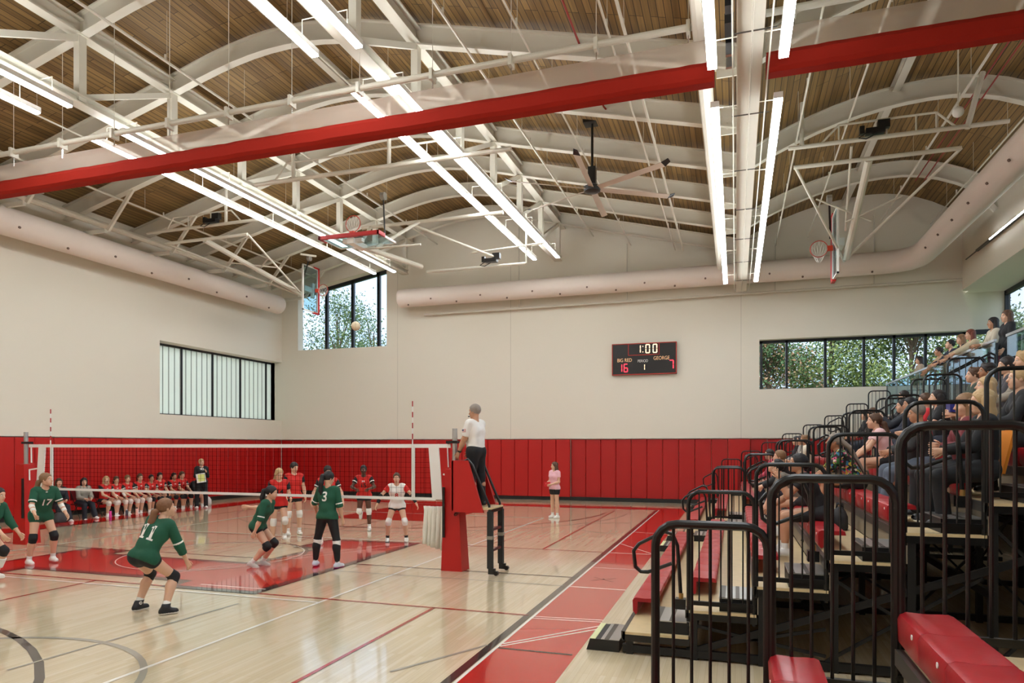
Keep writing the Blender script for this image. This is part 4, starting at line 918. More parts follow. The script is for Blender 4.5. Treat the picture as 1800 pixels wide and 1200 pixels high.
    # hands
    for i,sd in enumerate((1,-1)):
        w0=P['wr',i]; d=P['fd',i]; n0=-LG*sd if abs(d@LG)<.8 else FG; n0=n0-d*(n0@d); n0/=np.linalg.norm(n0); l0=np.cross(d,n0)*sd   # n0 palm side, l0 thumb side
        if l0@FG<0 and abs(l0@FG)>.3: l0=-l0
        pr=[c(w0-d*.02,w0+d*.02,.026,.026,.02)]
        for q in (-.027,-.009,.009,.027): pr.append(c(w0+d*.02+l0*q*.6,w0+d*.085+l0*q,.015,.012,.014))
        V,Fq=blob(pr,.009); bm_.add(V,Fq.tolist(),SK)
        for q,L in ((-.028,.058),(-.009,.07),(.010,.075),(.029,.068)):
            a=w0+d*.082*s+l0*q*s; cu=.35+.1*abs(q)*30; d1=d*math.cos(cu)+n0*math.sin(cu)*.8+l0*q*2; d2=d*math.cos(cu*2)+n0*math.sin(cu*2)
            p1=a+d1*L*.45*s; p2=p1+d2*L*.32*s; p3=p2+(d2+n0*.4)*L*.22*s
            bm_.tube([a-d*.015,a,p1,p2,p3],[.009*s,.0095*s,.0085*s,.0078*s,.005*s],SK,6)
        a=w0+d*.025*s+l0*.028*s; d1=(d*.75+l0*.65+n0*.25); bm_.tube([a-l0*.014,a,a+d1*.03*s,a+(d1+d*.4)*.047*s,a+(d1+d*.5)*.056*s],[.012*s,.012*s,.010*s,.009*s,.006*s],SK,6)
    bo=bm_.build('body',t,smooth=True,fixn=False)
    HC=mat('hair_'+hair[0],HAIRS[hair[0]],.5,var=.35,vscale=90,bump=.6,bscale=140)
    # hair
    col,st=hair; cap=[el((-.018,0,.042),(.108,.086,.102),.02)]; nrm=hb.T@npv((.85,0,-.53)); cp=HH(.0,0,.0)+nrm*(.028 if st!='short' else .022)*s
    cuts=[('p',cp,nrm)]
    if st=='short': cuts=[('p',cp,nrm),('p',HH(0,0,-.055),-HB[2])]
    if st=='balding': cuts=[('p',HH(.03,0,0),hb.T@npv((.9,0,.1))),('p',HH(0,0,-.055),-HB[2])]
    V,Fq=blob(cap,.010*s,.006*s,cuts); V=V+np.random.normal(0,.0016,V.shape); hm=MB(); hm.add(V,Fq.tolist(),HC); extra_h=[]
    dn=npv((0,0,-1)); bk=-HB[0]; bkh=bk*npv((1,1,0)); bkh/=np.linalg.norm(bkh)+1e-6; sdv=HB[1]
    if st in('pony','braid','lowpony'):
        z0=.05 if st=='pony' else -.01; r0=HH(-.105,0,z0); p1=r0+bkh*.05*s+dn*.02*s; p2=p1+dn*.12*s+bkh*.03*s; p3=p2+dn*.13*s; p4=p3+dn*.08*s
        extra_h=[c(r0,p1,.028,.038,.02),c(p1,p2,.042,.046,.02),c(p2,p3+LG*.015,.046,.036,.02),c(p3+LG*.015,p4,.034,.014,.02)]
        hm.tube([p1-bkh*.012-dn*.012,p1-bkh*.002],.03*s,mat('hair_tie',(30,28,30),.6),8)
    if st=='bun': extra_h=[c(HH(-.11,0,-.01),HH(-.12,0,0),.042,.04,.02)]
    if st=='topbun': extra_h=[c(HH(-.06,0,.14),HH(-.07,0,.145),.04,.04,.02)]
    if st in('long','bob'):
        L=.26 if st=='long' else .10
        a=HH(-.05,0,.0)
        for q in (-.06,-.025,.025,.06):
            b0=HH(-.045+(-.02 if abs(q)<.04 else .012),q,.0); b1=b0+dn*.12*s+bkh*.015; b2_=b0+dn*(L)*s+bkh*.03*s; extra_h+=[c(b0+npv((0,0,.03)),b1,.05,.046,.03),c(b1,b2_,.046,.028,.03)]
    if st=='curly':
        for q in range(14):
            a=q*2.4; extra_h.append(c(HH(-.03+.07*math.cos(a),.065*math.sin(a),.085+.03*math.cos(q)),HH(-.03+.07*math.cos(a),.065*math.sin(a),.09),.036,.036,.01))
    if st=='braids':
        for q in (-.05,-.02,.02,.05):
            b0=HH(-.07,q,.05); extra_h+=[c(b0,b0+dn*.12+bkh*.14,.038,.03,.01),c(b0+dn*.12+bkh*.14,b0+dn*.5+bkh*.34,.03,.014,.01)]
    if extra_h: V,Fq=blob(extra_h,.011*s); hm.add(V,Fq.tolist(),HC)
    hm.build('hair',t,smooth=True,fixn=False)
    # clothes
    if shirt:
        sc_,sfrac=shirt,sleeve; SM=mat('cloth_%d_%d_%d'%tuple(sc_),sc_,.8,bump=.25,bscale=14)
        hem=pelG-TG*(.05+shirtlen)*s
        pr=list(torso)
        if seat is None: pr+= [c(hipL,hipL+(P['kn',0]-hipL)*.12,.094,.092,.05),c(hipR,hipR+(P['kn',1]-hipR)*.12,.094,.092,.05)]
        cuts=[('p',hem,-TG),('b',nG+TG*.06*s+FG*.02,.078*s)]
        V,Fq=blob(pr,h,.016*s,cuts); sm=MB(); sm.add(V,Fq.tolist(),SM)
        so=sm.build('shirt',t,smooth=True,fixn=False)
        slm=mat('cloth_%d_%d_%d'%tuple(extra),extra,.8,bump=.2,bscale=14) if extra else SM
        for i in (0,1):
            a,e,wv=P['sh',i],P['el',i],P['wr',i]
            if sfrac<=1: b1=a+(e-a)*sfrac; pr=[c(a,b1,.052*f,.046*f,.04)]; cuts=[('p',b1,(e-a)/np.linalg.norm(e-a))]
            else: b1=e+(wv-e)*(sfrac-1); pr=[c(a,e,.052*f,.042*f,.04),c(e,b1,.042*f,.034*f,.03)]; cuts=[('p',b1,(wv-e)/np.linalg.norm(wv-e))]
            V,Fq=blob(pr,h*.8,.019*s,cuts)
            if len(V): q=MB(); q.add(V,Fq.tolist(),slm); q.build('sleeve',t,smooth=True,fixn=False)
            if stripe is not None:
                e0,e1=(a,e) if sfrac<=1 or True else (e,wv); pp=a+(e-a)*(.86 if sfrac>1 else max(.1,sfrac-.12)); ax=(e-a)/np.linalg.norm(e-a)
                V,Fq=blob([c(a,e,.052*f,.044*f,.04)],.008,.0215*s,[('p',pp+ax*.014,ax),('p',pp-ax*.014,-ax)])
                if len(V): q=MB(); q.add(V,Fq.tolist(),mat('white_stripe',stripe,.7)); q.build('sleeve_stripe',t,smooth=True,fixn=False)
        if number:
            bv=BVHTree.FromPolygons([Vector(v_) for v_ in V0(so)],[tuple(p.vertices) for p in so.data.polygons])
            for (txt,size,where,colr,up_) in number:
                nn=FG if where=='front' else -FG; c0=cG+TG*up_*s; xa=np.cross(TG,nn) # text x axis so that it reads correctly from outside
                Mx=Matrix(((xa[0],TG[0],nn[0],c0[0]+nn[0]*.35),(xa[1],TG[1],nn[1],c0[1]+nn[1]*.35),(xa[2],TG[2],nn[2],c0[2]+nn[2]*.35),(0,0,0,1)))
                no=text_mesh(txt,size*s,0,mat('num_%d_%d_%d'%tuple(colr),colr,.6),None,Mx,'jersey_number',bold=.018)
                bm=bmesh.new(); bm.from_mesh(no.data); bmesh.ops.triangulate(bm,faces=bm.faces); bmesh.ops.subdivide_edges(bm,edges=bm.edges,cuts=2); 
                for v_ in bm.verts:
                    hit=bv.ray_cast(v_.co,-Vector(nn)); 
                    if hit[0] is not None: v_.co=hit[0]+Vector(nn)*.005
                    else: v_.co=v_.co-Vector(nn)*.3
                bm.to_mesh(no.data); bm.free(); no.name='jersey_number' if len(txt)<3 else 'jersey_lettering'
                attach(no,t)
    if pants:
        kind,pc=pants; PM=mat('cloth_%d_%d_%d'%tuple(pc),pc,.75,bump=.15,bscale=20)
        pr=torso[:2]+[]; cuts=[('p',pelG+TG*.09*s,TG)]
        V=None
        fr_={'shorts':.32,'short':.18,'long':1,'leggings':1,'knee':.9}[kind]; inf={'shorts':.014,'short':.010,'long':.02,'leggings':.008,'knee':.016}[kind]
        for i in (0,1): H_,K=P['hp',i],P['kn',i]; pr.append(c(H_,H_+(K-H_)*fr_,.096,.096-(.04*fr_),.05))
        if fr_==1:
            for i in (0,1):
                pr+=legL[i] if kind=='leggings' else [c(P['kn',i],P['an',i],.056,.05,.04)]; dA=(P['an',i]-P['kn',i]); dA/=np.linalg.norm(dA)
        if fr_<1:
            for i in (0,1):
                H_,K=P['hp',i],P['kn',i]; ax=(K-H_)/np.linalg.norm(K-H_)
        V,Fq=blob(pr,h,inf*s,cuts); q=MB(); q.add(V,Fq.tolist(),PM); q.build('trousers' if fr_==1 else 'shorts',t,smooth=True,fixn=False)
    def tubeband(a,b_,t0,t1,ra,rb,infl,colr,nm,mname=None):
        ax=(b_-a); L=np.linalg.norm(ax); ax=ax/L
        V,Fq=blob([c(a,b_,ra,rb,.03)],.010,infl,[('p',a+ax*L*t1,ax),('p',a+ax*L*t0,-ax)])
        if len(V): q=MB(); q.add(V,Fq.tolist(),mat('cloth_%d_%d_%d'%tuple(colr),colr,.75)); q.build(nm,t,smooth=True,fixn=False)
    for i in (0,1):
        K,A,H_=P['kn',i],P['an',i],P['hp',i]
        if knee:
            dU=(K-H_)/np.linalg.norm(K-H_); dL=(A-K)/np.linalg.norm(A-K)
            V,Fq=blob([c(K-dU*.06*s,K,.064,.062,.02),c(K,K+dL*.07*s,.062,.058,.02)],.012,.006,[('p',K+dL*.085*s,dL),('p',K-dU*.085*s,-dU)]); q=MB(); q.add(V,Fq.tolist(),mat('cloth_%d_%d_%d'%tuple(knee),knee,.7)); q.build('knee_pad',t,smooth=True,fixn=False)
        if band: tubeband(K,A,band[0],band[1],.062,.05,.014,band[2],'leg_band')
        if sock and (not pants or pants[0]!='long'): tubeband(K,A,.78,1,.047,.036,.006,sock,'sock')
        if wrist and wrist[i]: tubeband(P['el',i],P['wr',i],wrist[i][0],wrist[i][1],.042*f,.031*f,.007,wrist[i][2],'arm_sleeve')
        # shoe
        fd=FG*npv((1,1,0)) if feet is None else W@rotz(R(feet[i]))@npv((1,0,0)); fd=fd/np.linalg.norm(fd); u=npv((0,0,1))
        sh_dir=(K-A)/np.linalg.norm(K-A); tip=min(.9,max(-.9,-(sh_dir@fd)))
        if feet is not None and len(feet)>2: pt=feet[2+i]; fd=fd*math.cos(R(pt))-npv((0,0,1))*math.sin(R(pt)); 
        u=npv((0,0,1))-fd*fd[2]; u/=np.linalg.norm(u); sp=A-u*.085*s
        cuts=[('p',sp+u*.004,-u)]
        if st is not None: pass
        pr=[c(A+u*.0,A-u*.035*s-fd*.02*s,.042,.044,.03),c(A-u*.05*s-fd*.035*s,A-u*.055*s+fd*.12*s,.040,.036,.03),c(A-u*.025*s+fd*.02*s,A-u*.055*s+fd*.10*s,.036,.03,.03)]
        cuts+=[('p',A+u*(.02 if not feet or len(feet)<5 else .055),u)]
        if feet and len(feet)>4: pr.append(c(A,A+sh_dir*.07,.046,.05,.02))
        V,Fq=blob(pr,.011*s,.004,cuts); q=MB(); k=0; q.v=[tuple(p) for p in V]; M1=mat('shoe_%d_%d_%d'%tuple(shoe),shoe,.5); M2=mat('sole_%d_%d_%d'%tuple(sole),sole,.5); q.mi(M1);q.mi(M2)
        cen=((V[Fq].mean(1)-sp)@u); q.f=[tuple(x) for x in Fq.tolist()]; q.m=[1 if z<.026*s else 0 for z in cen]; q.build('shoe',t,smooth=True,fixn=False)
        if logo=='ankle' and i==0:
            sd_=np.cross(fd,u)*-1; cc=A+u*.025+fd*.0+(-sd_ if False else sd_)*0; q=MB()
            for sg in (1,-1): q.tube([A+u*.02+sd_*sg*.045,A+u*.02+sd_*sg*.056],.022,WHT,12); q.tube([A+u*.02+sd_*sg*.050,A+u*.02+sd_*sg*.0575],.009,BLK,10)
            q.build('ankle_patch',t)
    return t,dict(P=P,head=hG,HH=HH,T=TG,F=FG,L=LG,neck=nG)
def V0(o): return [v.co for v in o.data.vertices]
GREEN=(22,82,58); RED=(204,36,28); BK=(22,22,24); WH=(234,230,222); NAV=(26,28,36)
wsl=((.0,.75,WH),(.0,.75,WH))
# --- green team
p,i_=person('green volleyball player number 11 crouching with her back to the viewer',(-7.45,7.06,0),92,lean=27,side=-12,arms=((18,38,8,20),(28,14,10,6)),legs=((50,13,-26),(46,17,-28)),hair=('auburn','lowpony'),shirt=GREEN,sleeve=1.55,pants=('short',BK),knee=BK,shoe=BK,sole=WH,head=(-34,8),number=[('11',.27,'back',WH,-.04)],stripe=WH,feet=(-6,-36,0,0,1),fine=True,logo='ankle',scale=1.04)
person('green volleyball player with white forearm sleeves near the left post',(-12.56,9.55,0),-14,lean=20,arms=((12,18,48,4),(24,20,52,10)),legs=((22,9,-14),(10,9,-16)),hair=('ltbrown','lowpony'),shirt=GREEN,shirtlen=.10,sleeve=.8,pants=('short',GREEN),knee=BK,shoe=WH,wrist=((-.2,.7,WH),(-.2,.7,WH)),head=(34,6),number=[('17',.18,'front',WH,-.06),('-',.12,'front',WH,.14)],stripe=WH,fine=True,scale=1.03)
person('green volleyball player partly cut off at the left edge reaching forward',(-11.74,7.92,0),14,lean=30,arms=((30,8,30,2),(42,6,26,0)),legs=((40,8,-25),(-5,8,-40)),hair=('dark','bun'),shirt=GREEN,sleeve=1.6,pants=('short',BK),knee=BK,shoe=WH,head=(0,-4),band=(.3,.7,WH),fine=True)
person('green volleyball player running right with arms swung behind her',(-8.42,10.55,0),16,lean=26,arms=((-48,16,-22,6),(-10,12,-12,2)),legs=((42,2,-34),(34,4,-44)),hair=('black','pony'),shirt=GREEN,sleeve=1.15,pants=('short',BK),knee=BK,shoe=(196,190,182),head=(4,-8),stripe=WH,fine=True,feet=(0,0,10,18))
person('green volleyball player number 3 in black leggings with a long ponytail',(-7.14,10.88,0),92,lean=4,arms=((14,30,20,12),(2,12,12,6)),legs=((4,17,-2),(2,12,-2)),hair=('black','pony'),shirt=GREEN,sleeve=1.1,pants=('leggings',BK),knee=None,band=(.02,.24,WH),shoe=(210,214,226),sole=(214,60,140),head=(-26,-14),number=[('3',.24,'back',WH,.0)],stripe=WH,fine=True,feet=(14,-14),scale=1.02)
# --- red team
RT=dict(shirt=RED,extra=BK,pants=('short',BK),shoe=WH,knee=WH)
person('red volleyball player number 14 with blonde hair jogging beyond the net',(-9.95,13.2,0),-46,lean=10,arms=((4,12,80,0),(2,10,20,0)),legs=((26,4,-30),(6,4,-8)),hair=('blonde','lowpony'),head=(20,-16),number=[('14',.17,'front',BK,-.06)],wrist=((-.3,.9,BK),None),**RT)
person('red volleyball player half hidden behind the blonde number 14',(-10.55,14.6,0),-40,lean=2,legs=((8,4,-8),(-2,4,-6)),hair=('dark','bun'),head=(24,-14),scale=1.05,**RT)
person('red volleyball player looking up from behind green number 3',(-8.78,13.4,0),-60,lean=4,arms=((6,26,30,10),(6,26,40,8)),legs=((8,8,-8),(2,6,-6)),hair=('dark','bun'),head=(14,-20),stripe=WH,number=[('IIIII',.05,'front',WH,.05)],scale=1.03,**RT)
person('dark-skinned red volleyball player number 15 hopping on one leg',(-9.33,15.93,0),-66,lean=12,arms=((30,28,60,-30),(30,28,60,-30)),legs=((4,5,-2),(10,4,-80)),hair=('black','bun'),skin='dark',head=(4,0),number=[('15',.17,'front',BK,-.05),('IIIIII',.05,'front',WH,.06)],stripe=WH,feet=(0,0,0,60),**RT)
person('volleyball player in a white shirt with red shoulders beside the net end',(-7.54,14.37,0),-66,lean=16,arms=((20,46,-4,28),(20,46,-4,24)),legs=((24,14,-12),(24,14,-12)),hair=('brown','lowpony'),shirt=WH,extra=RED,pants=('short',BK),knee=WH,shoe=WH,sock=BK,wrist=((-.5,.85,BK),(-.5,.85,BK)),head=(0,2),number=[('8',.16,'front',RED,-.06)],scale=.97)
p,i_=person('line judge in a pink shirt and black shorts standing by the red pads',(-5.33,20.53,0),-122,lean=0,arms=((4,8,70,-20),(4,8,78,-24)),legs=((3,4,-2),(-2,4,-2)),hair=('brown','long'),shirt=(236,182,190),sleeve=.5,pants=('shorts',BK),shoe=WH,head=(-28,0))
q=MB(); a=(i_['P']['wr',0]+i_['P']['wr',1])/2+i_['F']*.08; q.box(a[0]-.10,a[1]-.01,a[2]-.09,a[0]+.10,a[1]+.01,a[2]+.05,RED_:=mat('flag_red',(214,30,40),.6)); tag(q.build('line_flag'),'small red flag held by the line judge','flag')
# --- referee
p,i_=person('referee in a white polo and black trousers standing on the red padded stand',(-4.40,11.38,1.17),168,lean=2,arms=((20,4,6,0),(22,6,14,0)),legs=((3,3,-3),(-3,3,-3)),hair=('grey','short'),skin='tan',male=True,shirt=(236,232,224),sleeve=.8,pants=('long',(18,18,20)),shoe=BK,sole=BK,head=(6,-4),fine=True,scale=1.04)
q=MB(); P_=i_['P']; w0=P_['wr',0]; d=(P_['wr',0]-P_['el',0]); d/=np.linalg.norm(d); q.tube([w0-d*.035,w0-d*.01],.036,BLK,14); o=q.build('wristwatch'); attach(o,p)
q=MB(); e=P_['sh',0]*.45+P_['el',0]*.55+i_['L']*.079; Fv=i_['F']; 
def patch(m,c0,ax,w_,hgt,mm,off):
    v=[c0-ax*w_/2,c0+ax*w_/2,c0+ax*w_/2+npv((0,0,hgt)),c0-ax*w_/2+npv((0,0,hgt))]; m.add([tuple(x+i_['L']*off) for x in v]+[tuple(x+i_['L']*(off-.006)) for x in v],[(0,1,2,3),(4,7,6,5),(0,4,5,1),(1,5,6,2),(2,6,7,3),(3,7,4,0)],mm)
for k in range(5): patch(q,e+npv((0,0,.01*k)),Fv,.075,.01,mat('flag_stripe_red',(180,50,50),.6) if k%2==0 else WHT,0)
patch(q,e+Fv*.022+npv((0,0,.022)),Fv,.032,.028,mat('flag_blue',(40,50,96),.6),.002); o=q.build('flag_patch'); attach(o,p)
q=MB(); q.tube([i_['HH'](.1,0,-.07),i_['HH'](.135,0,-.075)],.01,BLK,8); tag(q.build('whistle'),'black whistle in the referee\'s mouth','whistle')
# --- standing coach
p,i_=person('coach in a black tracksuit standing with a clipboard before the bench',(-18.17,19.76,0),-38,lean=1,arms=((8,6,128,-18),(12,8,78,-30)),legs=((3,6,-2),(-2,6,-2)),hair=('blonde','bun'),shirt=BK,sleeve=1.95,pants=('long',BK),shoe=WH,head=(22,4),number=[('M2',.1,'front',WH,.1)],coarse=True,scale=1.02)
q=MB(); a=i_['P']['wr',1]+i_['P']['fd',1]*.1; L=i_['L']; F_=i_['F']
v=[a-L*.02+F_*.03,a+L*.26+F_*.03,a+L*.26+F_*.1+npv((0,0,-.34)),a-L*.02+F_*.1+npv((0,0,-.34))]
v=[a+L*x_+F_*.06+npv((0,0,z_)) for x_,z_ in ((-.22,.10),(.08,.14),(.12,-.18),(-.18,-.22))]
q.add([tuple(x) for x in v]+[tuple(x-F_*.012) for x in v],[(0,1,2,3),(4,7,6,5),(0,4,5,1),(1,5,6,2),(2,6,7,3),(3,7,4,0)],WHT)
v2=[a+L*x_+F_*.064+npv((0,0,z_)) for x_,z_ in ((-.16,.08),(.06,.10),(.09,-.14),(-.13,-.17))]; q.add([tuple(x) for x in v2],[(0,1,2,3)],mat('yellow_sheet',(222,222,130),.7)); tag(q.build('clipboard'),'white clipboard with a yellow sheet held by the standing coach','clipboard')
# --- bench
def chair(x,y,label,yaw=0):
    t=thing('folding_chair',label,'chair',(x,y,0),'bench chairs'); Mx=MATS.get('chair_red') or mat('chair_red',(120,20,26),.6)
    MB().box(x-.2,y-.21,.41,x+.2,y+.21,.45,Mx).build('seat',t); MB().box(x-.23,y-.21,.55,x-.2,y+.21,.85,Mx).build('backrest',t)
    for sy in (-.22,.22):
        MB().tube([(x+.2,y+sy,0),(x-.22,y+sy,.86)],.012,BLK,6).build('leg',t); MB().tube([(x-.22,y+sy,0),(x+.14,y+sy,.44)],.012,BLK,6).build('leg',t)
BX=-19.25
BEN=[(15.13,'seated coach in glasses and dark clothes, first on the bench from the left',NAV,'brown','bob','coach'),(15.95,'seated coach in a grey patterned sweater, second on the bench',(150,144,132),'dark','bob','coach'),
 (16.72,'bench player in red and black with long blonde hair',RED,'blonde','long','pl'),(17.1,'bench player in red and black third of the players, brown hair over white arm sleeves',RED,'brown','lowpony','ws'),(17.52,'bench player in red and black with hair pulled back, right of the white arm sleeves',RED,'ltbrown','bun','pl'),
 (18.02,'bench player number 17 in red and black with white knee pads',RED,'brown','lowpony','pl'),(18.5,'dark-haired bench player bending slightly forward in black knee pads',RED,'black','bun','bk'),(18.86,'bench player number 4 sitting tall against the pads',RED,'dark','lowpony','bk'),
 (19.5,'dark-haired bench player left of the head-tilting player',RED,'black','lowpony','bk'),(19.86,'bench player tilting her head at the far end of the players',RED,'brown','lowpony','bk'),(20.4,'person in black leaning forward behind the standing coach',BK,'dark','short','man')]
for k,(y,lab,sc_,hc,hs,kind) in enumerate(BEN):
    yy=y; dx={0:.0,1:0}.get(k,0)
    chair(BX,yy,'dark red folding chair under the %s sitter on the bench, counted from the left'%ORD[k])
    cr_=kind=='coach'
    person(lab,(BX+.02,yy,0),-8+random.uniform(-8,6),seat=.39,lean=9 if kind!='man' else 34,arms=((28,4,44,-14),(30,4,44,-18)) if not cr_ else ((18,6,70,-25),(20,6,66,-20)),
      legs=((84,4,-4),(84,6,-10)) if not cr_ else ((86,-2,30),(84,8,6)),head=(-12+random.uniform(-10,8),-6 if k%2 else -2),hair=(hc,hs),shirt=sc_,extra=(BK if kind in('pl','bk','ws') else None),sleeve=.6 if kind in('pl','bk','ws') else 1.9,
      pants=('short',BK) if kind in('pl','bk','ws') else ('long' if kind=='coach' else 'shorts',(24,26,36) if kind=='coach' else (180,170,150)),knee={'pl':(226,216,204),'ws':(226,216,204),'bk':BK}.get(kind),
      skin='tan' if k in (6,8) else 'light',shoe=WH if k not in(6,) else (226,150,190),stripe=WH if kind in('pl','bk','ws') else None,wrist=wsl if kind=='ws' else None,
      number=[('IIIIII',.04,'front',WH,.07),(['','','13','5','10','17','9','4','12','7',''][k],.13,'front',BK,-.04)] if kind in('pl','bk','ws') else None,coarse=True,scale=[1,.98,1,.97,1,1.03,.97,1.04,1,1.04,1.0][k])
def bottle(x,y,z,colr,lab,h=.24):
    t=thing('water_bottle',lab,'bottle',(x,y,z)); MB().tube([(x,y,z),(x,y,z+h*.78),(x,y,z+h*.84)],[.038,.038,.03],mat('bottle_%d_%d_%d'%colr,colr,.35),14).build('bottle_body',t,smooth='auto'); MB().tube([(x,y,z+h*.84),(x,y,z+h)],.026,BLK if colr[0]>200 else WHT,12).build('cap',t,smooth='auto')
bottle(-18.55,16.35,0,(222,60,150),'bright pink water bottle on the floor by the second seated coach'); bottle(-18.45,17.25,0,(240,190,176),'peach water bottle on the floor beside the bench players'); bottle(-18.35,18.15,0,(232,236,236),'white water bottle on the floor before the bench'); bottle(-18.6,17.0,0,(60,64,74),'dark water bottle between the bench players\' shoes',.2)
bag('sports_bag','black and white bag on the floor left of the first seated coach','bag',(-18.75,14.85,0),(.3,.4,.3),(60,60,60)); bag('duffel_bag','white bag on the floor near the standing coach','bag',(-18.9,20.8,0),(.3,.35,.34),(214,210,204))
# --- ball
BALL=Vector((-8.3,13.8,4.99)); t=thing('volleyball','pale volleyball in the air before the corner window','ball',tuple(BALL)); q=MB(); q.ball(BALL,.105,mat('ball_leather',(232,214,180),.5,bump=.1),24,16); q.build('ball_panels',t,smooth=True)
q=MB()
for a in (0,60,120): 
    d=Vector((math.cos(R(a)),math.sin(R(a)),0)); q.tube([BALL+(d*math.cos(b_)+Vector((0,0,1))*math.sin(b_))*.1055 for b_ in frange(0,2*math.pi,24)],.0016,DALU,4,cap=False)
q.build('seam',t)
# --- spectators
m=mat('cloth_60_60_40',(60,60,40),.8); n_=m.node_tree; vo=n_.nodes.new('ShaderNodeTexVoronoi'); vo.inputs['Scale'].default_value=34; tco=n_.nodes.new('ShaderNodeTexCoord'); n_.links.new(tco.outputs['Object'],vo.inputs['Vector'])
rp=n_.nodes.new('ShaderNodeValToRGB'); rp.color_ramp.interpolation='CONSTANT'; cs=[(22,22,24),(60,120,60),(30,28,30),(200,80,120),(24,24,24),(200,180,60),(40,110,140),(220,200,180)]
rp.color_ramp.elements[0].color=s2l(cs[0])+(1,); rp.color_ramp.elements[1].color=s2l(cs[-1])+(1,); rp.color_ramp.elements[1].position=.94
for k in range(1,7): e_=rp.color_ramp.elements.new(k/7.4); e_.color=s2l(cs[k])+(1,)
sp_=n_.nodes.new('ShaderNodeSeparateColor'); n_.links.new(vo.outputs['Color'],sp_.inputs[0]); n_.links.new(sp_.outputs[0],rp.inputs[0]); n_.links.new(rp.outputs[0],n_.nodes['Principled BSDF'].inputs['Base Color'])
def seated(row,Y,label,fwd=0,hair=('brown','long'),shirt=(60,60,64),**k):
    x=Xr(row)+.17; lean=k.pop('lean',6+fwd*60); yaw=k.pop('yaw',178)
    return person(label,(x,Y,DK[row-1]),yaw,seat=DK[row]+.21,lean=lean,hair=hair,shirt=shirt,sleeve=k.pop('sleeve',1.9),arms=k.pop('arms',((30,6,50,-22),(30,6,50,-22))),legs=k.pop('legs',((80,6,-6),(82,6,2))),pants=k.pop('pants',('long',(36,40,54))),**k)
seated(6,12.2,'girl in a pale pink t-shirt and dark shorts with bare knees',fwd=.3,hair=('brown','lowpony'),shirt=(228,186,186),sleeve=.5,pants=('shorts',BK),legs=((88,4,4),(76,8,-8)),arms=((50,4,20,-10),(50,4,20,-10)),head=(4,4),shoe=(88,84,70),fine=True)
seated(6,10.3,'grey-haired man in jeans looking left',hair=('grey','short'),skin='tan',male=True,shirt=(46,46,46),pants=('long',(92,102,116)),lean=6,head=(0,-10),fine=True,legs=((74,10,10),(78,6,14)))
seated(6,8.55,'smiling woman in a maroon jacket with arms folded on an orange seat',hair=('ltbrown','bob'),shirt=(112,38,44),pants=('long',(26,26,28)),arms=((24,12,70,-60),(24,12,66,-60)),head=(2,-4),fine=True,lean=-2,shoe=BK)
seated(6,7.95,'woman with a blonde bob in a black coat beside the maroon jacket',hair=('blonde','bob'),shirt=(20,20,22),pants=('long',(24,24,26)),head=(-10,0),fine=True,lean=0,shoe=BK)
seated(7,9.9,'blonde woman in a beige jacket holding a blue phone',hair=('blonde','long'),shirt=(150,140,120),arms=((40,6,76,-24),(40,6,76,-24)),head=(0,8),fine=True)
seated(8,12.7,'curly-haired spectator in a dark green top above the maroon jacket',hair=('brown','curly'),shirt=(56,66,54),head=(0,6)); seated(8,12.1,'dark-haired spectator just right of the curly-haired one',hair=('dark','curly'),shirt=(60,54,60),skin='mid',head=(0,4))
seated(7,8.85,'blonde woman in a black coat near the right edge',hair=('blonde','bun'),shirt=(24,24,26),pants=('long',(30,30,32)),head=(-2,4),fine=True,shoe=BK)
seated(8,11.3,'dark-haired spectator behind the blonde heads at the right edge',hair=('dark','bun'),shirt=(70,66,70),head=(0,0)); seated(8,10.7,'spectator with wavy blonde hair at the right edge',hair=('blonde','curly'),shirt=(150,140,126),head=(0,0),fine=True)
seated(8,17.5,'spectator in dark clothes seated below the glass railing end',hair=('dark','bun'),shirt=(50,48,52)); seated(7,14.35,'spectator in a dark cap raising a camera',hair=('black','short'),shirt=(34,36,44),arms=((60,6,80,-30),(60,6,80,-30))); seated(7,13.8,'spectator in navy beside the camera holder',hair=('black','short'),shirt=(36,40,56),skin='tan')
seated(7,12.75,'spectator in a red top leaning close to a dark-haired neighbour',hair=('brown','bun'),shirt=(196,36,44),sleeve=.6); seated(7,12.05,'dark-haired spectator in black beside the red top',hair=('dark','bob'),shirt=(28,28,32),sleeve=.6,head=(0,8))
seated(7,17.3,'spectator with long brown hair in a dark jacket left of the pink t-shirt',hair=('brown','long'),shirt=(52,44,38)); seated(7,18.2,'spectator in black beside the long brown hair',hair=('dark','long'),shirt=(28,28,30))
seated(5,11.0,'woman with grey braids in a colourful patterned shirt',fwd=.42,hair=('grey','braids'),skin='mid',shirt=(60,60,40),name='person',arms=((58,4,30,-12),(58,4,30,-12)),pants=('knee',BK),head=(4,8),fine=True,legs=((92,6,20),(90,6,10)),sleeve=.95)
seated(4,9.3,'dark-haired girl in black resting her chin on her hand',fwd=.35,hair=('black','bun'),skin='tan',shirt=(24,24,26),sleeve=.5,arms=((62,2,96,-10),(56,2,20,-10)),pants=('knee',BK),head=(0,12),fine=True,legs=((84,4,0),(84,6,6)))
seated(4,13.6,'man with brown hair and glasses in a dark hoodie leaning forward',fwd=.3,hair=('ltbrown','short'),male=True,shirt=(26,26,28),head=(0,4),arms=((44,4,40,-16),(44,4,40,-16)))
seated(4,11.5,'dark-haired person in a grey t-shirt bent over bare knees',fwd=.65,hair=('black','short'),male=True,shirt=(118,108,96),sleeve=.6,arms=((54,4,10,-4),(54,4,10,-4)),pants=('shorts',(40,40,44)),head=(0,34),fine=True,skin='light')
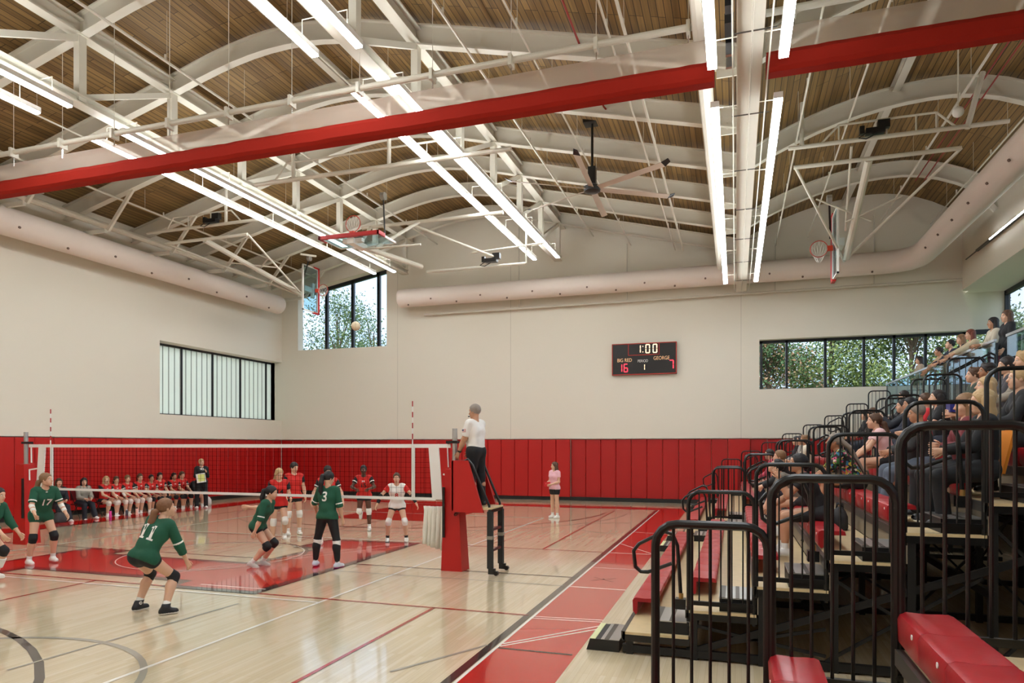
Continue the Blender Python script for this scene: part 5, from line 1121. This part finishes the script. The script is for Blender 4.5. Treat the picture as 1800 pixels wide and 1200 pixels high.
seated(4,17.6,'spectator in rose pink beyond the man with glasses',hair=('dark','short'),shirt=(190,70,90),fwd=.3); seated(5,18.2,'spectator in a cream shirt with curly brown hair',hair=('ltbrown','curly'),shirt=(222,212,190),skin='tan'); seated(5,19.3,'spectator in a grey top left of the cream shirt',hair=('dark','short'),shirt=(150,146,140)); seated(5,20.6,'black-haired spectator farthest along the row of the cream shirt',hair=('black','short'),shirt=(44,40,44))
def stander(x,Y,label,lean=24,arms=((48,4,34,-8),(48,4,34,-8)),**k):
    return person(label,(x,Y,3.3),k.pop('yaw',184),lean=lean,arms=arms,sleeve=k.pop('sleeve',1.9),legs=((6,4,-4),(2,4,-4)),**k)
stander(5.38,17.4,'girl with dark hair and a pale sweatshirt standing at the end of the glass railing',lean=4,hair=('black','bob'),shirt=(196,186,166),pants=('long',(96,24,34)),skin='tan',arms=((20,6,70,-14),(20,6,70,-14)))
stander(5.42,16.78,'tall girl with long brown hair in a black jacket beside the stair top',lean=2,hair=('brown','long'),shirt=(34,34,36),pants=('long',(30,30,34)),arms=((4,6,30,-4),(4,6,30,-4)),scale=1.02)
stander(5.5,20.6,'dark-haired boy in navy behind the glass railing',hair=('black','short'),male=True,shirt=(36,42,62),pants=('long',NAV),lean=14,head=(0,10)); stander(5.5,19.75,'blonde girl in a dark top behind the glass railing',hair=('ltbrown','long'),shirt=(30,32,40),pants=('long',NAV),lean=12)
stander(5.5,18.9,'auburn-haired girl in a beige jacket leaning her forearms on the glass railing',hair=('red','long'),shirt=(192,176,146),pants=('long',(60,56,56)),lean=16,arms=((70,4,10,-6),(70,4,10,-6)))
stander(5.62,21.7,'person in a tan top resting an arm on the railing',hair=('dark','short'),shirt=(180,150,116),pants=('long',NAV),lean=26,male=True,skin='tan',arms=((70,4,10,-6),(60,4,10,-6)))
stander(5.5,24.3,'girl with long dark hair in a beige sweater left of the glass railing group',hair=('dark','long'),shirt=(176,156,134),pants=('shorts',BK),lean=2,arms=((4,6,10,-2),(4,6,10,-2)))
# blue phone
q=MB(); q.box(Xr(7)-.32,9.78,2.66,Xr(7)-.24,9.96,2.78,mat('blue_case',(36,40,120),.4)); tag(q.build('phone'),'blue phone held by the blonde woman in beige','phone')
